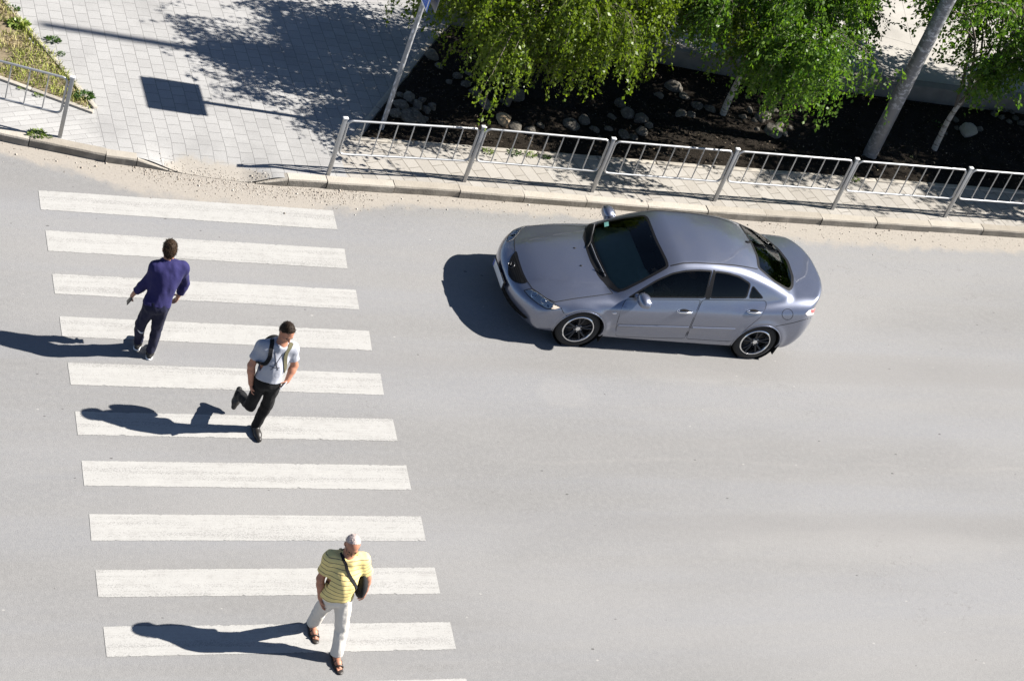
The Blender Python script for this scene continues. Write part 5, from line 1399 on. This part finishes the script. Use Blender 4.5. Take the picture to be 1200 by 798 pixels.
def tree(base, trunk, lean_r, limbs, spread, zlo, ztop, leaf, label, seed, bark, leafmat, weep=1.0, dens=1.0, center=(0,0), nstr=2600, group='trees growing in the planting bed', crown_y=1.0):
    """trunk: list of (dx,dy,z); crown: limbs arching out, hung with drooping strands of leaves"""
    R2 = np.random.default_rng(seed); root = empty('birch_tree' if weep > .6 else 'tree', base); tag(root, label, 'tree', group)
    mb = MB(); k = len(trunk); pts = []
    for i in range(k-1):
        for j in range(4):
            u = j/4; a, b = np.array(trunk[i]), np.array(trunk[i+1]); pts.append(a+(b-a)*u+R2.normal(0,.006,3)*(i+j > 0))
    pts.append(np.array(trunk[-1])); rr = [lean_r*(1-.75*i/(len(pts)-1)) for i in range(len(pts))]
    mb.tube(pts, rr, 10); tk = mb.build('trunk', bark, root)
    mb = MB(); ends = []; top = pts[-1]
    for i in range(limbs):
        f = .30+.68*i/limbs; st = np.array(pts[int(f*(len(pts)-1))]); an = 2.4*i+R2.uniform(-.4,.4)
        rad = spread*R2.uniform(.55,1.0); hz = min(ztop, st[2]+R2.uniform(.5,1.1)*(ztop-st[2])*(.55+.45*f))
        e = np.array([center[0]*.8+math.cos(an)*rad, center[1]*.8+math.sin(an)*rad*crown_y, max(zlo+.35, hz-rad*.35*weep)])
        m1 = st+(e-st)*.4; m1[2] = max(st[2], e[2])+.25*rad*.5; br = []
        for q in range(9):
            u = q/8; p = (1-u)**2*st+2*u*(1-u)*m1+u*u*e; br.append(p+R2.normal(0,.012,3)*(q > 0))
        mb.tube(br, [max(.004, .026*(1-u/9.5)) for u in range(9)], 6); ends.append(br)
        for q in (3,5,7):
            s_ = br[q]; d = np.array([math.cos(an+R2.uniform(-1.2,1.2)), math.sin(an+R2.uniform(-1.2,1.2)), R2.uniform(-.1,.5)]); l = rad*R2.uniform(.25,.5)
            b2 = [s_+d*l*u+np.array([0,0,-.35*weep*l*u*u]) for u in (0,.33,.66,1)]; mb.tube(b2, [.010,.008,.006,.003], 5); ends.append(b2)
    wt = np.array([R2.random()**2.3+.05 for _ in ends]); wt /= wt.sum(); pick = R2.choice(len(ends), int(nstr*dens)+1, p=wt)
    P, D = [], []; nst = int(nstr*dens)
    for i in range(nst):
        br = ends[pick[i]]; j = R2.integers(1, len(br)); u = R2.random(); s_ = np.array(br[j-1])*(1-u)+np.array(br[j])*u+R2.normal(0,.085,3)
        out = np.array([s_[0]-center[0], s_[1]-center[1], 0]); out = out/(np.linalg.norm(out)+.2)
        d = nrm(out*R2.uniform(.2,.9)+R2.normal(0,.45,3)+np.array([0,0,R2.uniform(-.3,.4)])); L = R2.uniform(.25,.85)*(.6+.7*weep)
        n = max(4, int(L/.042)); p = s_.copy(); line = [p.copy()]
        for q in range(n):
            d = nrm(d+np.array([0,0,-.17*weep-.02])+R2.normal(0,.05,3)); p = p+d*L/n
            if p[2] < zlo+.1*math.sin(i): break
            line.append(p.copy()); ld_ = nrm(d*.5+R2.normal(0,.55,3)+np.array([0,0,-.55])); P.append(p+R2.normal(0,.012,3)); D.append(ld_)
            if R2.random() < .75: P.append(p+R2.normal(0,.030,3)); D.append(nrm(R2.normal(0,.6,3)+np.array([0,0,-.5])))
        if i % 3 == 0 and len(line) > 3: mb.tube(line[::2], .0022, 3, cap=False)
    mb.build('branches', M_bark, tk)
    link('crown', leaves_mesh('crown', np.array(P), np.array(D), leaf, seed+1), leafmat, root); return len(P)
gz = .13
T = []
T.append(tree((7.33,2.62,gz), [(0,0,-.1),(.05,.0,.5),(.12,.05,1.1),(.18,.10,1.9),(.15,.12,3.2)], .050, 20, 2.05, .80, 3.7, .062, 'large weeping birch with bright green hanging leaves at left, thin dark trunk', 21, M_bark, M_leafA, 1.0, .92, (.25,.10)))
T.append(tree((11.20,2.92,gz), [(0,0,-.1),(.01,.02,.6),(.06,.05,1.2),(.10,.05,2.0),(.1,.1,3.3)], .058, 16, 1.72, .85, 3.5, .066, 'bright green birch with pale banded straight trunk standing in the middle of the bed', 33, M_birch, M_leafB, .80, .85, (-.10,-.10)))
T.append(tree((15.0,2.45,gz), [(0,0,-.1),(.02,.05,.45),(.10,.12,.9),(.30,.18,1.3),(.55,.30,1.9),(.7,.4,2.9)], .055, 13, 1.75, 1.20, 3.5, .075, 'slender tree with pale curved trunk and open leafy crown, right of the mast', 45, M_birch, M_leafB, .35, .58, (.75,.45)))
T.append(tree((13.1,4.75,.39), [(0,0,-.1),(.03,0,.6),(.05,.05,1.4),(.1,.1,2.6)], .05, 13, 1.55, .45, 3.1, .070, 'dark leafy young tree on the raised yard behind the low wall, left of the mast', 57, M_bark, M_leafC, .3, .62, (.05,.1), group='trees on the raised yard'))
T.append(tree((17.35,3.05,gz), [(0,0,-.1),(.12,.05,.7),(.25,.10,1.4),(.4,.15,2.4),(.5,.15,3.6)], .085, 11, 1.7, 1.2, 3.8, .078, 'thicker dark trunked tree leaning right at the far right end of the bed', 69, M_bark, M_leafB, .3, .60, (.4,.3)))
T.append(tree((9.35,3.75,gz), [(0,0,-.1),(.02,.02,.6),(.02,.05,1.4),(.05,.1,2.9)], .05, 12, 1.45, .85, 3.2, .060, 'shaded weeping birch between the two bright birches, set further back', 81, M_birch, M_leafA, .9, .42, (.05,.05)))
T.append(tree((20.6,2.9,gz), [(0,0,-.1),(.0,.05,.8),(.05,.1,1.8),(.1,.1,3.4)], .06, 12, 1.7, .9, 3.6, .075, 'leafy tree standing just past the right edge of the view in the bed', 93, M_bark, M_leafB, .5, 1.0, (.05,.05)))
T.append(tree((18.7,1.95,gz), [(0,0,-.1),(.0,.05,.8),(.05,.1,1.8),(.1,.1,3.6)], .06, 13, 1.6, 1.3, 4.2, .075, 'second leafy tree past the right edge of the view, nearer the railing', 117, M_bark, M_leafB, .5, 1.0, (.05,.05)))
T.append(tree((23.2,2.6,gz), [(0,0,-.1),(.0,.05,.8),(.05,.1,1.8),(.1,.1,3.8)], .06, 13, 1.9, 1.0, 4.2, .075, 'leafy tree furthest past the right edge of the view in the bed', 129, M_bark, M_leafB, .5, 1.0, (.05,.05)))
T.append(tree((15.2,6.4,.39), [(0,0,-.1),(.05,0,.8),(.08,.05,1.8),(.1,.1,3.0)], .06, 11, 1.6, .8, 3.2, .075, 'leafy young tree on the pale raised yard, behind the mast', 105, M_bark, M_leafC, .3, .30, (.05,.1), group='trees on the raised yard'))
print('leaves', T)

# ================================================================== ROCKS
t = NT('rock'); n1 = t.noise(3.5, 5, .65); n2 = t.noise(18, 4, .7); oi = t.node('ShaderNodeObjectInfo')
c = t.mix(oi.outputs['Random'], (.075,.069,.060), (.14,.127,.106)); c = t.mix(t.step(n1, .45, .7), c, (.215,.195,.165)); c = t.mix(t.math('MULTIPLY', t.step(n2, .45, .7), .7), c, (.05,.046,.038)); t.base(c); t.rough(.9); t.spec(.15); t.bump(t.math('ADD', n1, n2), .6, .02); M_rock = t.m
t = NT('pale_rock'); n1 = t.noise(6, 5, .65); n2 = t.noise(24, 4, .7); c = t.mix(n1, (.34,.30,.24), (.50,.45,.37)); c = t.mix(t.math('MULTIPLY', t.step(n2, .52, .75), .6), c, (.20,.17,.13)); t.base(c); t.rough(.9); t.bump(t.math('ADD', n1, n2), .8, .02); M_rockp = t.m
t = NT('tan_rock'); n1 = t.noise(6, 5, .65); t.base(t.mix(n1, (.26,.19,.115), (.42,.32,.20))); t.rough(.9); t.bump(t.noise(16, 5, .7), .7, .02); M_rockt = t.m
def rock_mesh(seed, angular=.5):
    bm = bmesh.new(); bmesh.ops.create_icosphere(bm, subdivisions=4, radius=1); r_ = random.Random(seed)
    o = Vector((r_.uniform(-50,50), r_.uniform(-50,50), r_.uniform(-50,50))); planes = [(Vector((r_.gauss(0,1), r_.gauss(0,1), r_.gauss(0,1))).normalized(), r_.uniform(.52,.88)) for _ in range(13)]
    for v in bm.verts:
        p = v.co.normalized(); rad = 1+.22*mnoise.noise(p*1.2+o)+.09*mnoise.noise(p*3+o)+.035*mnoise.noise(p*8+o)
        for n_, d_ in planes:
            c_ = p.dot(n_)*rad
            if c_ > d_: rad -= (c_-d_)*angular/max(.35, p.dot(n_))
        v.co = p*rad
    me = bpy.data.meshes.new('rock'); bm.to_mesh(me); bm.free(); me.polygons.foreach_set('use_smooth', np.ones(len(me.polygons), dtype=bool)); return me
RM_ = [rock_mesh(s_, a_) for s_, a_ in ((1,.8),(2,.9),(3,.6),(4,1.0),(5,.85),(6,.7),(7,1.0))]
for m_ in RM_: m_.materials.append(M_rock)
clusters = [
 ('grey rounded rock in the pile around the foot of the sign post', 'rocks around the sign post', [(470,121,22),(479,114,20),(488,122,18),(494,116,13),(461,131,17),(476,133,24),(489,136,20),(499,128,13),(506,124,12),(498,138,12),(469,111,13),(483,128,14)]),
 ('shaded grey rock in the curved row under the left weeping birch', 'rocks under the left birch', [(506,63,22),(514,76,13),(536,88,14),(545,98,15),(556,105,18),(548,86,11),(568,121,20),(604,147,17),(620,151,18),(606,108,26),(526,95,10),(590,118,11),(634,146,12)]),
 ('grey rock in the heap behind the third railing panel', 'rocks behind the third railing panel', [(668,144,22),(685,140,20),(696,151,14),(713,150,14),(735,131,22),(749,136,22),(751,153,18),(730,156,18),(716,135,12),(742,160,12),(726,120,16),(702,161,10),(760,146,12)]),
 ('dim grey rock left of the pale birch trunk in deep shade', 'rocks left of the pale trunk', [(788,98,26),(801,111,18),(816,122,18),(831,126,15),(796,131,20),(771,111,14),(808,133,14)]),
 ('grey rock in the heap right of the pale birch trunk', 'rocks right of the pale trunk', [(878,128,14),(884,141,12),(893,135,26),(902,151,26),(913,145,15),(919,156,14),(870,136,12),(886,151,10),(926,150,12),(906,128,14),(935,158,9)]),
 ('small sunlit stone in the cluster at the right end of the wall', 'stones at the right end of the wall', [(1165,133,12),(1173,137,12),(1181,141,12),(1190,137,10),(1186,130,10),(1176,128,9),(1196,143,12)]),
 ('small pale stone lying beside the big pale rock', 'stones beside the pale rock', [(1147,150,11),(1120,149,8),(1108,156,7),(1119,139,13),(1112,145,6)])]
def put_rock(x, y, d, me, name='rock'):
    o = bpy.data.objects.new(name, me); COL.objects.link(o); s_ = d/90/2*1.12; p = G(x, y+d*.22, z=.15)
    o.location = (p[0], p[1], .145+s_*.26); o.scale = (s_*random.uniform(.95,1.3), s_*random.uniform(.85,1.1), s_*random.uniform(.65,.9)); o.rotation_euler = (random.uniform(-.3,.3), random.uniform(-.3,.3), random.uniform(0,6.28)); return o
for lb, grp, lst in clusters:
    for (x, y, d) in lst: tag(put_rock(x, y, d, random.choice(RM_)), lb, 'rock', grp)
mp_ = rock_mesh(41, .9); mp_.materials.append(M_rockp); o = put_rock(1133, 151, 25, mp_); tag(o, 'big pale cream jagged rock lit by the sun, right of the curved trunk', 'rock')
mt_ = rock_mesh(42, .5); mt_.materials.append(M_rockt); o = put_rock(588, 139, 22, mt_); tag(o, 'tan brown boulder at the foot of the thin dark birch trunk', 'rock')

t = NT('litter'); t.base(t.ramp(t.attr('tint'), [(0,(.045,.03,.02)),(.5,(.06,.042,.026)),(.85,(.11,.082,.05)),(1,(.26,.21,.14))])); t.rough(.85); M_lit = t.m
R3 = np.random.default_rng(5); P_, D_ = [], []
while len(P_) < 5200:
    x, y = R3.uniform(4.8, 19), R3.uniform(1.6, 4.6)
    if x > bed_left(y)+.15 and y < bed_back(x)-.05: P_.append((x, y, .155+R3.uniform(0,.05))); D_.append((R3.normal(), R3.normal(), R3.normal(0,.25)))
tag(link('leaf_litter', leaves_mesh('leaf_litter', np.array(P_), np.array(D_), .035, 9, .5), M_lit), 'brown leaf litter and chips strewn over the dark bed soil', 'litter', kind='stuff')

# ================================================================== GRASS, WEEDS, GRAVEL
t = NT('verge_grass'); rnd = t.attr('tint'); n = t.noise(1.6, 4, .6)
col = t.mix(t.step(n, .50, .70), t.mix(rnd, (.20,.24,.05), (.34,.36,.08)), t.mix(rnd, (.38,.31,.16), (.52,.44,.25))); t.base(col); t.rough(.7); t.spec(.2); M_grass = t.m
def blades(name, pts, hmin, hmax, w, mat, seed, lean=.5):
    r_ = np.random.default_rng(seed); n = len(pts); P = np.array(pts); H = r_.uniform(hmin,hmax,n)[:,None]; a = r_.uniform(0,6.28,n); S = np.stack([np.cos(a),np.sin(a),np.zeros(n)],1)
    ln = r_.normal(0,lean,(n,2)); T_ = P+np.concatenate([ln,np.ones((n,1))],1)*H; M_ = P+np.concatenate([ln*.35,np.full((n,1),.6)],1)*H
    v = np.stack([P-S*w/2,P+S*w/2,M_+S*w*.4,M_-S*w*.4,T_],1).reshape(-1,3); f = []
    b = np.arange(n)*5; q = np.stack([b,b+1,b+2,b+3],1); tr = np.stack([b+3,b+2,b+4],1)
    me = np_mesh(name, v, [tuple(map(int,x)) for x in q]+[tuple(map(int,x)) for x in tr], False)
    at = me.attributes.new('tint','FLOAT','POINT'); at.data.foreach_set('value', np.repeat(r_.random(n),5).astype(np.float32)); return link(name, me, mat)
pts = []
while len(pts) < 9000:
    x, y = random.uniform(-2.2,.9), random.uniform(1.5,5.2)
    if inside(VERGE, x, y) and mnoise.noise(Vector((x*2.2,y*2.2,7))) > -.28-random.random()*.25: pts.append((x,y,.14))
tag(blades('verge_grass', pts, .03, .10, .011, M_grass, 5), 'patchy dry yellow green grass filling the verge wedge at upper left', 'grass', kind='stuff')
M_weed = leaf_mat('weed_leaves', (.10,.16,.025), (.20,.26,.055), .25); M_weedd = leaf_mat('dark_weed', (.03,.075,.012), (.07,.13,.025), .25)
def weed(px, py, r, n, label, mat=None, name='weed', z=.125, hgt=.6):
    n = int(n*2.6)
    p0 = G(px, py, z=z); R2 = np.random.default_rng(int(px*7+py)); P, D = [], []
    for i in range(n):
        a = R2.uniform(0,6.28); rr_ = r*math.sqrt(R2.random())*.55; P.append((rr_*math.cos(a)*1.4, rr_*math.sin(a), R2.uniform(.0,r*.25))); D.append((math.cos(a)+R2.normal(0,.4), math.sin(a)+R2.normal(0,.4), R2.uniform(.1,1.2)*hgt))
    o = link(name, leaves_mesh(name, np.array(P), np.array(D), r*.38, 3, .42), mat or M_weed); o.location = p0; tag(o, label, 'weed')
weed(43, 158, .13, 60, 'low bright green weed growing at the kerb beside the left railing post')
weed(58, 161, .06, 25, 'small yellowish weed sprig against the base of the left railing post')
weed(98, 114, .15, 130, 'dark green weed tuft at the pointed tip of the grass verge', M_weedd)
weed(62, 48, .12, 60, 'green weed spilling over the verge edging onto the pavers', M_weedd)
weed(72, 64, .07, 36, 'small dark weed beside the middle of the verge edging', M_weedd)
weed(22, 30, .17, 120, 'lush green weed clump on the upper part of the verge')
weed(14, 12, .12, 60, 'green weed at the very top left corner of the verge', M_weedd)
weed(45, 112, .07, 30, 'small green weed under the left railing by the verge edging')
weed(25, 104, .06, 24, 'tiny green weed on the edging below the left railing bars')
for i, (px_, py_, r_, w_) in enumerate([(572,178,.10,'left end of the second railing panel'),(602,180,.12,'third bar of the second railing panel'),(622,182,.10,'middle of the second railing panel'),(640,185,.08,'right half of the second railing panel')]):
    weed(px_, py_, r_, 40, 'low green weed on the bed edging behind the '+w_, M_weedd if i % 2 else M_weed)
weed(1002, 211, .09, 34, 'low yellow green weed on the bed edging beside the lamp mast foot')
weed(1098, 148, .12, 40, 'small green plant beside the curved pale trunk in the bed', M_weedd, 'plant', .14, 1.0)
p0 = G(1063, 182, z=.15)
for k, (dx, dy) in enumerate(((0,0),(.05,-.05))):
    o = link('fallen_flower', leaves_mesh('fallen_flower', np.array([(0,0,.02)]*7), np.array([(math.cos(a_), math.sin(a_), .35) for a_ in np.linspace(0,6.28,7,endpoint=False)]), .035, 2, .8), simple('petals', (.70,.62,.25), .6)); o.location = (p0[0]+dx, p0[1]+dy, .14)
    tag(o, 'small pale yellow flower head on the dark soil beside the mast, '+('upper' if k == 0 else 'lower')+' of two', 'flower')
# gravel washed into the gutter and over the dropped kerb: uncountable
R2 = np.random.default_rng(77); gv = []; gf = []
ico = [(0,0,1),(.9,0,-.3),(-.45,.8,-.3),(-.45,-.8,-.3),(.4,.6,.5),(-.7,0,.5),(.4,-.6,.5)]
fc = [(0,4,5),(0,5,6),(0,6,4),(4,1,2),(4,2,5),(5,2,3),(5,3,6),(6,3,1),(6,1,4)]
tints = []
for i in range(4200):
    if i < 1700: x = R2.uniform(1.3, 4.6); y = kerb_y(x)-abs(R2.normal(0,.16))-.01; z = .0
    elif i < 2100: x = R2.uniform(1.7,3.2); y = kerb_y(x)+abs(R2.normal(0,.12)); z = float(.118-.112*ramp_amt(x)*(1-sstep(y-kerb_y(x), .02, .62)))
    else: x = R2.uniform(-1.5,18); y = kerb_y(x)-abs(R2.normal(0,.20))-.01; z = .0
    s_ = float(np.clip(R2.lognormal(-5.25,.5), .003, .022)); a_ = R2.uniform(0,6.28); b = len(gv); ca, sa = math.cos(a_)*s_, math.sin(a_)*s_; tn = R2.random()
    for (u, v_, w_) in ico: gv.append((x+u*ca-v_*sa, y+u*sa+v_*ca, z+.3*s_+w_*s_*.6)); tints.append(tn)
    gf += [tuple(b+k for k in q) for q in fc]
me = np_mesh('gravel', np.array(gv), np.array(gf), False); at = me.attributes.new('tint','FLOAT','POINT'); at.data.foreach_set('value', np.array(tints, dtype=np.float32))
t = NT('gravel'); t.base(t.ramp(t.attr('tint'), [(0,(.10,.085,.07)),(.35,(.26,.22,.18)),(.7,(.36,.32,.27)),(1,(.48,.45,.40))])); t.rough(.9)
tag(link('gravel', me, t.m), 'loose pale gravel washed along the kerb and the dropped kerb', 'gravel', kind='stuff')
